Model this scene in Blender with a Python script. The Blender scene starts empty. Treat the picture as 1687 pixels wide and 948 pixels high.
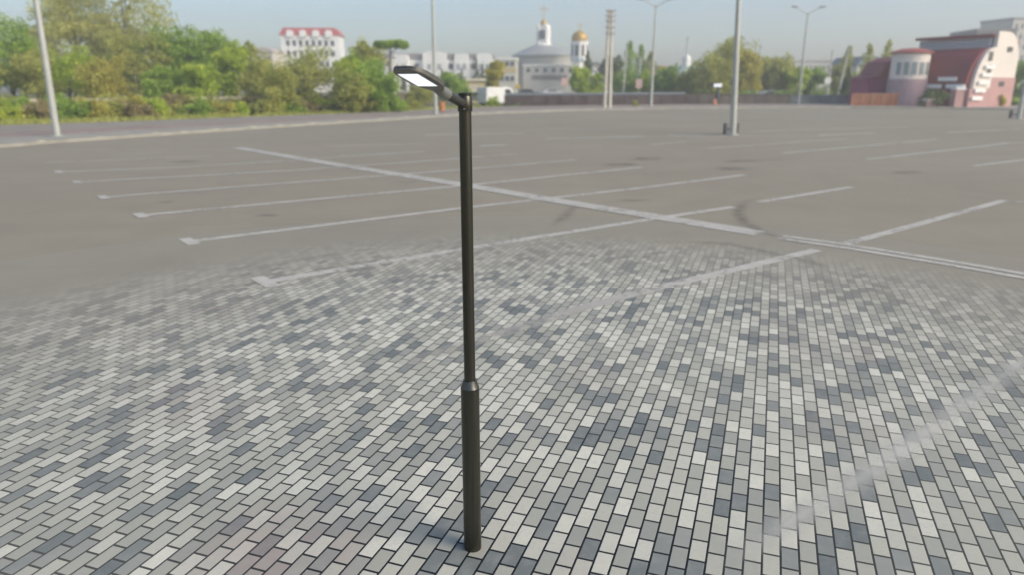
import bpy, bmesh, math, random
from mathutils import Vector, Matrix
random.seed(7)
R = math.radians; PI = math.pi
S = bpy.context.scene
COL = S.collection

# ------------------------------------------------------------------ camera calibration (photo 1687x948)
F = 1177.6; TH = R(15.93); H = 2.62; CX = 843.5; CY = 474.0
CT, ST = math.cos(TH), math.sin(TH)
def _dir(px, py):
    dx = (px-CX)/F; dy = -(py-CY)/F
    return dx, CT+dy*ST, -ST+dy*CT
def G(px, py, z=0.0):                     # point of the ground seen at a photo pixel
    d = _dir(px, py); t = (H-z)/-d[2]
    return Vector((d[0]*t, d[1]*t, z))
def ray(px, py, Y):                       # X and Z of a pixel at distance Y
    d = _dir(px, py); t = Y/d[1]
    return d[0]*t, H+d[2]*t

cam = bpy.data.cameras.new('camera'); co = bpy.data.objects.new('camera', cam); COL.objects.link(co)
co.location = (0, 0, H); co.rotation_euler = (R(90)-TH, 0, 0)
cam.sensor_width = 36; cam.lens = 36*F/1687; cam.clip_end = 6000; cam.clip_start = .05
cam.dof.use_dof = True; cam.dof.focus_distance = 4.2; cam.dof.aperture_fstop = 1.2
S.camera = co

# ------------------------------------------------------------------ node helpers
class NB:
    def __init__(s, name):
        s.m = bpy.data.materials.new(name); s.m.use_nodes = True
        s.t = s.m.node_tree; s.t.nodes.clear()
        s.out = s.n('ShaderNodeOutputMaterial')
        g = s.n('ShaderNodeNewGeometry'); s.pos = g.outputs['Position']
        s.obj = None
    def n(s, ty, **kw):
        x = s.t.nodes.new(ty)
        for k, v in kw.items(): setattr(x, k, v)
        return x
    def link(s, a, b):
        if isinstance(a, bpy.types.NodeSocket): s.t.links.new(a, b)
        else: b.default_value = a
    def math(s, op, a, b=0.0, c=0.0, clamp=False):
        x = s.n('ShaderNodeMath', operation=op); x.use_clamp = clamp
        s.link(a, x.inputs[0]); s.link(b, x.inputs[1])
        if len(x.inputs) > 2: s.link(c, x.inputs[2])
        return x.outputs[0]
    def ss(s, v, a, b, o0=0.0, o1=1.0):
        x = s.n('ShaderNodeMapRange', interpolation_type='SMOOTHSTEP')
        s.link(v, x.inputs[0]); s.link(a, x.inputs[1]); s.link(b, x.inputs[2]); s.link(o0, x.inputs[3]); s.link(o1, x.inputs[4])
        return x.outputs[0]
    def noise(s, scale, detail=3, rough=.55, vec=None):
        x = s.n('ShaderNodeTexNoise'); s.link(vec if vec is not None else s.pos, x.inputs['Vector'])
        x.inputs['Scale'].default_value = scale; x.inputs['Detail'].default_value = detail; x.inputs['Roughness'].default_value = rough
        return x.outputs[0]
    def ramp(s, v, stops, interp='LINEAR'):
        x = s.n('ShaderNodeValToRGB'); cr = x.color_ramp; cr.interpolation = interp
        while len(cr.elements) < len(stops): cr.elements.new(.5)
        for e, (p, c) in zip(cr.elements, stops):
            e.position = p; e.color = (*c, 1)
        s.link(v, x.inputs[0]); return x.outputs[0]
    def mix(s, f, a, b, mode='MIX'):
        x = s.n('ShaderNodeMix', data_type='RGBA', blend_type=mode)
        s.link(f, x.inputs[0])
        for v, i in ((a, 6), (b, 7)):
            s.link((*v, 1) if isinstance(v, tuple) and len(v) == 3 else v, x.inputs[i])
        return x.outputs[2]
    def bsdf(s, color, rough=.6, metal=0.0, spec=.5, normal=None, **kw):
        b = s.n('ShaderNodeBsdfPrincipled')
        s.link((*color, 1) if isinstance(color, tuple) and len(color) == 3 else color, b.inputs['Base Color'])
        s.link(rough, b.inputs['Roughness']); s.link(metal, b.inputs['Metallic']); s.link(spec, b.inputs['Specular IOR Level'])
        if normal is not None: s.link(normal, b.inputs['Normal'])
        for k, v in kw.items(): s.link(v, b.inputs[k.replace('_', ' ')])
        return b
    def bump(s, h, strength=.5, dist=.01):
        x = s.n('ShaderNodeBump'); x.inputs['Strength'].default_value = strength; x.inputs['Distance'].default_value = dist
        s.link(h, x.inputs['Height']); return x.outputs[0]
    def done(s, sh):
        s.link(sh.outputs[0] if hasattr(sh, 'outputs') else sh, s.out.inputs[0]); return s.m

_M = {}
def mat(name, col, rough=.6, metal=0.0, var=.12, scale=3.0, bump=0.0, spec=.5):
    if name in _M: return _M[name]
    b = NB(name)
    n = b.noise(scale, 4)
    lo = tuple(max(0, c*(1-var)) for c in col); hi = tuple(min(1, c*(1+var)) for c in col)
    c = b.ramp(n, [(.3, lo), (.7, hi)])
    nr = b.bump(b.noise(scale*8, 3), bump, .01) if bump else None
    _M[name] = b.done(b.bsdf(c, rough, metal, spec, nr)); return _M[name]

# ------------------------------------------------------------------ ground materials
def asphalt_color(b):
    big = b.noise(.09, 4, .6); mid = b.noise(.8, 5, .6); fine = b.noise(38, 3, .7)
    c = b.ramp(big, [(.3, (.250, .222, .166)), (.7, (.295, .266, .202))])
    c = b.mix(b.ss(mid, .35, .75, 0.0, .35), c, (.205, .182, .142))
    c = b.mix(b.ss(fine, .35, .7, 0.0, .35), c, (.33, .295, .235))
    # long smeared wear, across the lot
    mp = b.n('ShaderNodeMapping'); b.link(b.pos, mp.inputs[0]); mp.inputs['Rotation'].default_value = (0, 0, R(50)); mp.inputs['Scale'].default_value = (.12, 1.6, 1)
    w = b.noise(.5, 5, .65, mp.outputs[0])
    c = b.mix(b.ss(w, .5, .75, 0.0, .28), c, (.19, .168, .132))
    return c, fine
def mat_asphalt():
    b = NB('weathered asphalt'); c, fine = asphalt_color(b)
    return b.done(b.bsdf(c, .85, 0.0, .3, b.bump(fine, .25, .006)))
def mat_pavers():
    b = NB('brick paving')
    ac, fine = asphalt_color(b)
    sep = b.n('ShaderNodeSeparateXYZ'); b.link(b.pos, sep.inputs[0]); x, y = sep.outputs[0], sep.outputs[1]
    yw = R(19.5528); sy, cy = math.sin(yw), math.cos(yw)
    pu, pv = .0762*H, .0382*H
    u = b.math('ADD', b.math('MULTIPLY', x, sy/pu), b.math('MULTIPLY_ADD', y, cy/pu, -1.4258*H/pu))
    v = b.math('ADD', b.math('MULTIPLY', x, cy/pv), b.math('MULTIPLY_ADD', y, -sy/pv, -.0473*H/pv+.5))
    col = b.math('FLOOR', v); fv = b.math('FRACT', v)
    u2 = b.math('MULTIPLY_ADD', b.math('FLOORED_MODULO', col, 2.0), .5, u)
    row = b.math('FLOOR', u2); fu = b.math('FRACT', u2)
    du = b.math('MULTIPLY', b.math('MINIMUM', fu, b.math('SUBTRACT', 1.0, fu)), pu)
    dv = b.math('MULTIPLY', b.math('MINIMUM', fv, b.math('SUBTRACT', 1.0, fv)), pv)
    du = b.math('MULTIPLY', du, .80)
    d = b.math('ADD', b.math('MINIMUM', du, dv), b.math('MULTIPLY_ADD', b.noise(55, 3, .7), .0026, -.0013))
    brick = b.ss(d, .0054, .0068)
    h = b.ss(d, .0035, .0085)
    cid = b.n('ShaderNodeCombineXYZ'); b.link(col, cid.inputs[0]); b.link(row, cid.inputs[1])
    wn = b.n('ShaderNodeTexWhiteNoise', noise_dimensions='3D'); b.link(cid.outputs[0], wn.inputs['Vector'])
    w = wn.outputs['Value']
    cell = b.n('ShaderNodeCombineXYZ'); b.link(b.math('MULTIPLY', col, .5), cell.inputs[0]); b.link(row, cell.inputs[1])
    clus = b.noise(.22, 2, .5, cell.outputs[0])
    t = b.math('ADD', w, b.math('MULTIPLY_ADD', clus, .7, -.35), clamp=True)
    tone = b.ramp(t, [(0, (.150, .167, .160)), (.10, (.200, .214, .200)), (.17, (.287, .293, .258)), (.40, (.385, .378, .314)), (.58, (.455, .445, .368)), (.78, (.535, .523, .440)), (1, (.630, .612, .515))])
    # faint rusty bricks and a soft stain inside single bricks
    w2 = wn.outputs['Color']
    s2 = b.n('ShaderNodeSeparateXYZ'); b.link(w2, s2.inputs[0])
    warm = b.noise(.45, 2)
    tone = b.mix(b.math('MULTIPLY', b.ss(warm, .5, .75), b.math('MULTIPLY', s2.outputs[1], .55)), tone, (.36, .29, .26))
    pk = b.n('ShaderNodeVectorMath', operation='DISTANCE'); b.link(b.pos, pk.inputs[0]); pk.inputs[1].default_value = (-1.35, 3.55, 0)
    tone = b.mix(b.math('MULTIPLY', b.ss(pk.outputs['Value'], .15, .75, 1.0, 0.0), b.math('MULTIPLY_ADD', s2.outputs[2], .5, .2)), tone, (.33, .25, .225))
    tone = b.mix(b.ss(b.noise(9, 4), .4, .8, 0.0, .25), tone, (.40, .385, .345))
    tone = b.mix(b.ss(fine, .45, .75, 0.0, .22), tone, (.30, .295, .275))
    # joints pale and bricks blend into the asphalt colour away from the lamp
    sub = b.n('ShaderNodeVectorMath', operation='DISTANCE'); b.link(b.pos, sub.inputs[0]); sub.inputs[1].default_value = (.1, 4.0, 0)
    dist = b.math('ADD', sub.outputs['Value'], b.math('MULTIPLY_ADD', b.noise(.35, 3), 2.0, -1.0))
    dc = b.n('ShaderNodeVectorMath', operation='DISTANCE'); b.link(b.pos, dc.inputs[0]); dc.inputs[1].default_value = (.4, 5.15, 0)
    dist2 = b.math('ADD', dc.outputs['Value'], b.math('MULTIPLY_ADD', b.noise(.35, 3), 1.0, -.5))
    far = b.ss(dist2, 3.0, 7.9)
    joint = b.mix(b.ss(dist, .9, 2.9), (.004, .006, .009), (.075, .072, .06))
    c = b.mix(brick, joint, tone)
    cover = b.math('ADD', b.math('MULTIPLY', far, .80), b.math('MULTIPLY', b.ss(dist2, 6.4, 8.2), .2), clamp=True)
    c = b.mix(cover, c, ac)
    hh = b.math('MULTIPLY', h, b.math('SUBTRACT', 1.0, cover))
    hb = b.math('ADD', hh, b.math('MULTIPLY', fine, .12))
    rough = b.math('MULTIPLY_ADD', fine, .25, .5)
    return b.done(b.bsdf(c, rough, 0.0, .35, b.bump(hb, .55, .004)))
def mat_paint(name='worn white paint', near=False):
    b = NB(name)
    n = b.noise(7, 5, .7); n2 = b.noise(.7, 3)
    a = b.ss(b.math('ADD', n, b.math('MULTIPLY_ADD', n2, .7, -.35)), .22, .52, .35, .95)
    dc = b.n('ShaderNodeVectorMath', operation='DISTANCE'); b.link(b.pos, dc.inputs[0]); dc.inputs[1].default_value = (-.2, 2.9, 0)
    a = b.math('MULTIPLY', a, b.ss(dc.outputs['Value'], 1.8, 7.6, .10, 1.0))
    c = b.ramp(b.noise(3, 3), [(.3, (.46, .44, .39)), (.7, (.53, .51, .46))])
    p = b.bsdf(c, .75, 0.0, .3)
    tr = b.n('ShaderNodeBsdfTransparent'); mx = b.n('ShaderNodeMixShader')
    b.link(a, mx.inputs[0]); b.link(tr.outputs[0], mx.inputs[1]); b.link(p.outputs[0], mx.inputs[2])
    return b.done(mx)
def mat_dark(name, col, lo, hi, scale=3):
    b = NB(name); at = b.n('ShaderNodeAttribute', attribute_name='edge')
    n = b.noise(scale, 4)
    a = b.math('MULTIPLY', b.ss(at.outputs['Fac'], 0.0, 1.0), b.ss(n, .3, .7, lo, hi))
    p = b.bsdf(col, .8, 0.0, .3); tr = b.n('ShaderNodeBsdfTransparent'); mx = b.n('ShaderNodeMixShader')
    b.link(a, mx.inputs[0]); b.link(tr.outputs[0], mx.inputs[1]); b.link(p.outputs[0], mx.inputs[2])
    return b.done(mx)
def mat_leaf(name, a, c, d):
    if name in _M: return _M[name]
    b = NB(name)
    a, c, d = [tuple(min(.66, v*k) for v, k in zip(q, (3.2, 2.75, 2.0))) for q in (a, c, d)]
    n = b.noise(.55, 3, .6); n2 = b.noise(3.1, 2)
    t = b.math('MULTIPLY_ADD', n2, .5, b.math('MULTIPLY', n, .5))
    cc = b.ramp(t, [(.34, a), (.5, c), (.64, d)])
    p = b.bsdf(cc, .6, 0.0, .25)
    tl = b.n('ShaderNodeBsdfTranslucent'); b.link(cc, tl.inputs[0])
    mx = b.n('ShaderNodeMixShader'); mx.inputs[0].default_value = .5
    b.link(p.outputs[0], mx.inputs[1]); b.link(tl.outputs[0], mx.inputs[2])
    _M[name] = b.done(mx); return _M[name]

LEAF = {
 'lime':  mat_leaf('lime foliage', (.085, .135, .022), (.15, .22, .035), (.21, .28, .06)),
 'green': mat_leaf('green foliage', (.055, .105, .022), (.105, .175, .04), (.16, .23, .06)),
 'olive': mat_leaf('olive foliage', (.085, .108, .034), (.14, .17, .058), (.205, .23, .095)),
 'pale':  mat_leaf('pale birch foliage', (.13, .15, .06), (.185, .215, .095), (.26, .28, .14)),
 'dark':  mat_leaf('dark foliage', (.03, .05, .022), (.05, .075, .032), (.08, .105, .045)),
 'yellow':mat_leaf('yellow olive foliage', (.115, .125, .035), (.165, .175, .05), (.225, .235, .085)),
 'brown': mat_leaf('dry brown scrub', (.08, .082, .05), (.12, .118, .075), (.17, .16, .115)),
}
BARK = mat('tree bark', (.16, .13, .10), .9, var=.25)
BIRCH = mat('pale birch bark', (.42, .40, .35), .9, var=.25)
STEEL = mat('galvanised steel', (.42, .43, .40), .5, .25, var=.08, scale=2)
CONC = mat('pole concrete', (.56, .53, .45), .9, var=.1)
DARKM = mat('dark grey metal', (.06, .065, .07), .6, .3)
GLASS = mat('window glass', (.05, .06, .07), .15, 0.0, var=.2, spec=.8)

# ------------------------------------------------------------------ object helpers
def tag(o, label=None, cat=None, group=None, kind=None):
    if label: o['label'] = label
    if cat: o['category'] = cat
    if group: o['group'] = group
    if kind: o['kind'] = kind
    return o
def thing(name, label, cat, loc=(0, 0, 0), rz=0.0, group=None):
    o = bpy.data.objects.new(name, None); COL.objects.link(o); o.empty_display_size = .3
    o.location = loc; o.rotation_euler = (0, 0, rz)
    return tag(o, label, cat, group)
def build(name, bm, m, parent=None, smooth=False, angle=35):
    me = bpy.data.meshes.new(name); bm.normal_update(); bm.to_mesh(me); bm.free()
    for q in (m if isinstance(m, (list, tuple)) else [m]): me.materials.append(q)
    if smooth:
        for p in me.polygons: p.use_smooth = True
        try: me.set_sharp_from_angle(angle=R(angle))
        except Exception: pass
    o = bpy.data.objects.new(name, me); COL.objects.link(o)
    if parent: o.parent = parent
    return o
def copy_tree(o, parent=None):
    c = o.copy(); COL.objects.link(c)
    if parent: c.parent = parent
    for ch in list(o.children): copy_tree(ch, c)
    return c
def box(bm, x0, x1, y0, y1, z0, z1, bev=0.0, mi=0):
    g = bmesh.ops.create_cube(bm, size=1)['verts']
    for v in g:
        v.co = Vector(((x0+x1)/2+v.co.x*(x1-x0), (y0+y1)/2+v.co.y*(y1-y0), (z0+z1)/2+v.co.z*(z1-z0)))
    fs = set(f for v in g for f in v.link_faces)
    for f in fs: f.material_index = mi
    if bev:
        es = list(set(e for v in g for e in v.link_edges))
        bmesh.ops.bevel(bm, geom=es, offset=bev, segments=2, affect='EDGES')
def tube(bm, pts, rad, seg=12, caps=True):
    pts = [Vector(p) for p in pts]
    if not isinstance(rad, (list, tuple)): rad = [rad]*len(pts)
    rings = []
    for i, p in enumerate(pts):
        t = (pts[min(i+1, len(pts)-1)]-pts[max(i-1, 0)]).normalized()
        a = Vector((0, 0, 1)) if abs(t.z) < .95 else Vector((1, 0, 0))
        n1 = t.cross(a).normalized(); n2 = t.cross(n1)
        rings.append([bm.verts.new(p+rad[i]*(math.cos(k*2*PI/seg)*n1+math.sin(k*2*PI/seg)*n2)) for k in range(seg)])
    for a, b in zip(rings, rings[1:]):
        for k in range(seg): bm.faces.new((a[k], a[(k+1) % seg], b[(k+1) % seg], b[k]))
    if caps: bm.faces.new(rings[0][::-1]); bm.faces.new(rings[-1])
def lathe(bm, prof, seg=32, cx=0.0, cy=0.0):
    rings = []
    for r, z in prof:
        if r < 1e-5: rings.append([bm.verts.new((cx, cy, z))])
        else: rings.append([bm.verts.new((cx+r*math.cos(k*2*PI/seg), cy+r*math.sin(k*2*PI/seg), z)) for k in range(seg)])
    for a, b in zip(rings, rings[1:]):
        for k in range(seg):
            k2 = (k+1) % seg
            if len(a) == 1 and len(b) == 1: continue
            if len(a) == 1: bm.faces.new((a[0], b[k2], b[k]))
            elif len(b) == 1: bm.faces.new((a[k], a[k2], b[0]))
            else: bm.faces.new((a[k], a[k2], b[k2], b[k]))
    bmesh.ops.recalc_face_normals(bm, faces=bm.faces)
def prism(bm, poly, y0, y1, mi=0):          # polygon in XZ pushed along Y
    a = [bm.verts.new((x, y0, z)) for x, z in poly]; b = [bm.verts.new((x, y1, z)) for x, z in poly]
    fs = [bm.faces.new(a[::-1]), bm.faces.new(b)]
    n = len(a)
    for i in range(n): fs.append(bm.faces.new((a[i], a[(i+1) % n], b[(i+1) % n], b[i])))
    for f in fs: f.material_index = mi
    bmesh.ops.recalc_face_normals(bm, faces=fs)
def sheet(name, pts, z, m, thick=0.0, kind='structure'):
    bm = bmesh.new(); vs = [bm.verts.new((p[0], p[1], z)) for p in pts]; f = bm.faces.new(vs)
    if f.normal.z < 0 or True:
        bm.normal_update()
        if f.normal.z < 0: f.normal_flip()
    if thick:
        r = bmesh.ops.extrude_face_region(bm, geom=[f]); 
        for v in [g for g in r['geom'] if isinstance(g, bmesh.types.BMVert)]: v.co.z = z
        for v in vs: v.co.z = z-thick
        bmesh.ops.recalc_face_normals(bm, faces=bm.faces)
    o = build(name, bm, m); tag(o, kind=kind); return o

# ------------------------------------------------------------------ setting: ground, lot, pavement
M_ASPH = mat_asphalt(); M_PAVE = mat_pavers(); M_PAINT = mat_paint()
M_EARTH = NB('grassy earth'); _b = M_EARTH
_c = _b.ramp(_b.noise(.25, 5, .6), [(.35, (.14, .16, .06)), (.5, (.20, .20, .10)), (.68, (.27, .24, .17))])
M_EARTH = _b.done(_b.bsdf(_c, .95, 0.0, .2))

sheet('ground', [(-2500, -800), (2500, -800), (2500, 3500), (-2500, 3500)], -.06, M_EARTH)
KERB = [G(-260, 268), G(-120, 254), G(0, 243), G(100, 234.5), G(200, 227.5), G(420, 212), G(600, 200.5), G(800, 187.5), G(950, 182), G(1100, 179.2), G(1250, 178), G(1400, 177.6), G(1560, 179), G(1700, 181), G(1900, 186)]
LOT = [(-60, -25), (90, -25)] + [(p.x, p.y) for p in KERB[::-1]]
sheet('parking_lot', LOT, 0.0, M_ASPH)
n = 72
sheet('brick_paving', [(.15+10*math.cos(i*2*PI/n), 4.6+10*math.sin(i*2*PI/n)) for i in range(n)], .004, M_PAVE)

def offset_line(L, d):
    out = []
    for i, p in enumerate(L):
        a = L[max(i-1, 0)]; b = L[min(i+1, len(L)-1)]
        t = (b-a).normalized(); out.append(Vector((p.x-t.y*d, p.y+t.x*d, 0)))
    return out
M_KERB = mat('pale kerb stone', (.31, .295, .25), .9, var=.18, scale=1.2)
M_KERBW = mat('whitewashed kerb stone', (.50, .46, .36), .9, var=.1)
M_WALK = mat('grey sidewalk paving', (.265, .235, .195), .9, var=.12, scale=.5)
M_RED = mat('red sidewalk paving', (.29, .215, .18), .9, var=.2, scale=.6)
def strip(name, L, d0, d1, z, m, thick=0.0):
    a = offset_line(L, d0); b = offset_line(L, d1)
    bm = bmesh.new()
    va = [bm.verts.new((p.x, p.y, z)) for p in a]; vb = [bm.verts.new((p.x, p.y, z)) for p in b]
    for i in range(len(L)-1): bm.faces.new((va[i], va[i+1], vb[i+1], vb[i]))
    if thick:
        r = bmesh.ops.extrude_face_region(bm, geom=list(bm.faces))
        for v in [g for g in r['geom'] if isinstance(g, bmesh.types.BMVert)]: v.co.z -= thick
    bmesh.ops.recalc_face_normals(bm, faces=bm.faces)
    return tag(build(name, bm, m), kind='structure')
BACK = [G(-260, 236), G(-120, 221), G(0, 209), G(100, 205.5), G(200, 202.5), G(420, 194), G(600, 187.2), G(800, 177.5), G(950, 173), G(1100, 171.5), G(1250, 171), G(1400, 170.5), G(1560, 171), G(1700, 173), G(1900, 178)]
def between(A, B, f0, f1, name, z, m, thick=0.0):
    bm = bmesh.new()
    va = [bm.verts.new((a.lerp(b, f0).x, a.lerp(b, f0).y, z)) for a, b in zip(A, B)]
    vb = [bm.verts.new((a.lerp(b, f1).x, a.lerp(b, f1).y, z)) for a, b in zip(A, B)]
    for i in range(len(A)-1): bm.faces.new((va[i], va[i+1], vb[i+1], vb[i]))
    if thick:
        r = bmesh.ops.extrude_face_region(bm, geom=list(bm.faces))
        for v in [g for g in r['geom'] if isinstance(g, bmesh.types.BMVert)]: v.co.z -= thick
    bmesh.ops.recalc_face_normals(bm, faces=bm.faces)
    return tag(build(name, bm, m), kind='structure')
between(KERB, BACK, 0, .17, 'kerb', .13, M_KERB, .2)
between(KERB, BACK, .17, .30, 'sidewalk_edge', .122, mat('tan sidewalk strip', (.29, .265, .225), .9), .2)
between(KERB, BACK, .30, .50, 'sidewalk_red_band', .126, M_RED, .2)
between(KERB, BACK, .50, 1.0, 'sidewalk', .118, M_WALK, .2)
bm = bmesh.new()                            # whitewashed stones let into the kerb
acc = 0; K = KERB
for a, b in zip(K, K[1:]):
    L = (b-a).length; t = (b-a).normalized(); nrm = Vector((-t.y, t.x, 0)); d = 2.0-acc
    while d < L:
        p = a+t*d; w = random.uniform(.15, .35); hw = random.uniform(.25, .55)
        q = [p-t*w+nrm*.02, p+t*w+nrm*.02, p+t*w+nrm*hw, p-t*w+nrm*hw]
        lo = [bm.verts.new((c.x, c.y, .05)) for c in q]; hi = [bm.verts.new((c.x, c.y, random.uniform(.14, .17))) for c in q]
        bm.faces.new(hi)
        for i in range(4): bm.faces.new((lo[i], lo[(i+1) % 4], hi[(i+1) % 4], hi[i]))
        d += random.uniform(1.7, 3.2)
    acc = 0
bmesh.ops.recalc_face_normals(bm, faces=bm.faces)
tag(build('kerb_stones', bm, M_KERBW), kind='structure')

def paint(pts, w, z=.008, name='parking_line', m=None, edge=False):
    P = [G(*p) if len(p) == 2 else Vector(p) for p in pts]
    Q = [P[0]]
    for a, b in zip(P, P[1:]):
        k = max(1, int((b-a).length/1.0))
        for i in range(1, k+1): Q.append(a.lerp(b, i/k))
    bm = bmesh.new(); lay = bm.verts.layers.float.new('edge') if edge else None
    cols = (-1, -.5, 0, .5, 1) if edge else (-1, 1)
    rows = []
    for i, p in enumerate(Q):
        t = (Q[min(i+1, len(Q)-1)]-Q[max(i-1, 0)]).normalized(); nrm = Vector((-t.y, t.x, 0))
        r = []
        for c in cols:
            v = bm.verts.new((p.x+nrm.x*c*w/2, p.y+nrm.y*c*w/2, z))
            if edge: v[lay] = (1-abs(c))*min(1, 3*i/len(Q), 3*(len(Q)-1-i)/len(Q))
            r.append(v)
        rows.append(r)
    for a, b in zip(rows, rows[1:]):
        for k in range(len(cols)-1): bm.faces.new((a[k], b[k], b[k+1], a[k+1]))
    bm.normal_update()
    for f in bm.faces:
        if f.normal.z < 0: f.normal_flip()
    return tag(build(name, bm, m or M_PAINT), kind='structure')
W = .20
lines = [
 ([(437, 465), (760, 411), (1085, 359), (1208, 341)], W), ([(1250, 333), (1402, 308)], W),
 ([(312, 398), (760, 343), (1060, 309), (1226, 288)], W),
 ([(232, 355), (500, 330), (760, 306), (1058, 275)], W),
 ([(170, 325), (450, 303), (700, 284), (948, 263)], W*.9),
 ([(128, 300), (485, 280), (660, 268), (852, 253)], W*.9),
 ([(97, 283), (300, 275), (465, 265), (700, 249)], W*.8),
 ([(75, 268), (350, 256)], W*.7),
 ([(1345, 412), (1100, 471), (950, 512), (800, 560), (660, 603)], .2),
 ([(1385, 404), (1500, 373), (1655, 330)], .2),
 ([(1430, 262), (1667, 235)], W), ([(1605, 273), (1760, 254)], W), ([(1290, 252), (1545, 229)], W), ([(900, 228), (1060, 224)], .3), ([(1240, 216), (1500, 208)], .25), ([(1350, 222), (1440, 219)], .35), ([(1560, 218), (1680, 212)], .3), ([(700, 222), (860, 219)], .3),
 ([(1165, 244), (1395, 228)], W*.8), ([(1070, 238), (1130, 233)], W*.8), ([(1010, 226), (1380, 223)], W*.8),
 ([(540, 240), (700, 236)], W*.8), ([(560, 255), (650, 252)], W*.7), ([(790, 240), (835, 238)], .35),
 ([(900, 211), (1020, 213)], .2), ([(1100, 222), (1160, 224)], .3), ([(1655, 330), (1700, 334)], .13), ([(1640, 236), (1760, 232)], .15)]
for p, w in lines: paint(p, w)
paint([(1830, 490), (1760, 540), (1687, 596), (1560, 690), (1430, 782), (1290, 870), (1225, 912), (1150, 955)], .36, z=.009, m=mat_dark('faded white paint', (.62, .61, .56), .36, .62, 2), edge=True)
for (x, y) in ((437, 465), (312, 398), (232, 355), (170, 325), (128, 300), (97, 283)):    # short cross dashes at the stall heads
    g = G(x, y); a = Vector((g.x+.20, g.y-.25, 0)); c = Vector((g.x-.20, g.y+.25, 0))
    paint([tuple(a), tuple(c)], .2, z=.011, name='line_end')
A = [(390, 243), (560, 272), (760, 304), (930, 333), (1085, 358), (1252, 385)]
def shifted(P, d):
    Q = [G(*p) for p in P]; return [tuple(q) for q in offset_line(Q, d)]
for d in (-.13, .13):
    paint(shifted(A, d), .245, z=.012)
    paint(shifted([(1286, 391), (1400, 407), (1560, 433), (1760, 468)], d), .17, z=.012)
M_SKID = mat_dark('tyre rubber mark', (.11, .10, .088), .08, .34, 4)
M_STAIN = mat_dark('oil stain', (.11, .105, .09), .2, .6, 1.5)
paint([(1275, 320), (1240, 328), (1220, 340), (1216, 352), (1228, 368), (1255, 382), (1290, 394), (1345, 408)], .42, z=.016, name='tyre_mark', m=M_SKID, edge=True)
paint([(895, 380), (925, 362), (945, 343), (950, 335)], .4, z=.016, name='tyre_mark', m=M_SKID, edge=True)
paint([(1200, 264), (1245, 265), (1290, 262), (1350, 262)], .35, z=.016, name='tyre_mark', m=M_SKID, edge=True)
paint([(1060, 396), (1200, 402), (1330, 430), (1420, 470)], .35, z=.016, name='tyre_mark', m=M_SKID, edge=True)
for (x0, x1, y, w) in ((1462, 1530, 284, .9), (1180, 1262, 265, .9), (1170, 1240, 278, 1.4), (1035, 1100, 261, 1.4), (985, 1060, 271, 1.2), (270, 340, 266, .9), (415, 470, 355, .35), (260, 290, 333, .5), (640, 700, 300, .4), (1690, 1800, 400, .5), (1010, 1080, 330, .3)):
    paint([(x0, y), (x0*.66+x1*.34, y+.6), (x0*.33+x1*.67, y), (x1, y)], w, z=.020, name='oil_stain', m=M_STAIN, edge=True)

# ------------------------------------------------------------------ the street lamp in front
M_BRZ = NB('bronze powder coat'); _b = M_BRZ
_n = _b.noise(140, 3); 
_mp = _b.n('ShaderNodeMapping'); _b.link(_b.pos, _mp.inputs[0]); _mp.inputs['Scale'].default_value = (30, 30, 1.2)
_n2 = _b.noise(1.0, 4, .6, _mp.outputs[0])
_c = _b.ramp(_n2, [(.35, (.055, .053, .044)), (.65, (.078, .076, .062))])
M_BRZ = _b.done(_b.bsdf(_c, _b.math('MULTIPLY_ADD', _n, .12, .24), .9, .5, _b.bump(_n, .06, .001)))
M_BRZ2 = mat('grey bronze housing', (.135, .132, .118), .45, .35, var=.06, scale=20)
M_GREYH = mat('grey aluminium housing', (.20, .20, .185), .5, .35, var=.05, scale=20)
M_BOLT = mat('lamp steel bolt', (.4, .4, .4), .3, .9)
_b = NB('lit LED lens'); _sep = _b.n('ShaderNodeTexCoord'); _s = _b.n('ShaderNodeSeparateXYZ'); _b.link(_sep.outputs['Object'], _s.inputs[0])
_fx = _b.math('FRACT', _b.math('MULTIPLY', _s.outputs[0], 1/.0155)); _fy = _b.math('FRACT', _b.math('MULTIPLY', _s.outputs[1], 1/.0155))
_d = _b.math('ADD', _b.math('POWER', _b.math('SUBTRACT', _fx, .5), 2.0), _b.math('POWER', _b.math('SUBTRACT', _fy, .5), 2.0))
_e = _b.ss(_d, .08, .24, .92, .66)
_p = _b.bsdf((.25, .26, .27), .35); _b.link((.93, .96, 1, 1), _p.inputs['Emission Color']); _b.link(_e, _p.inputs['Emission Strength'])
M_LED = _b.done(_p)

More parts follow.
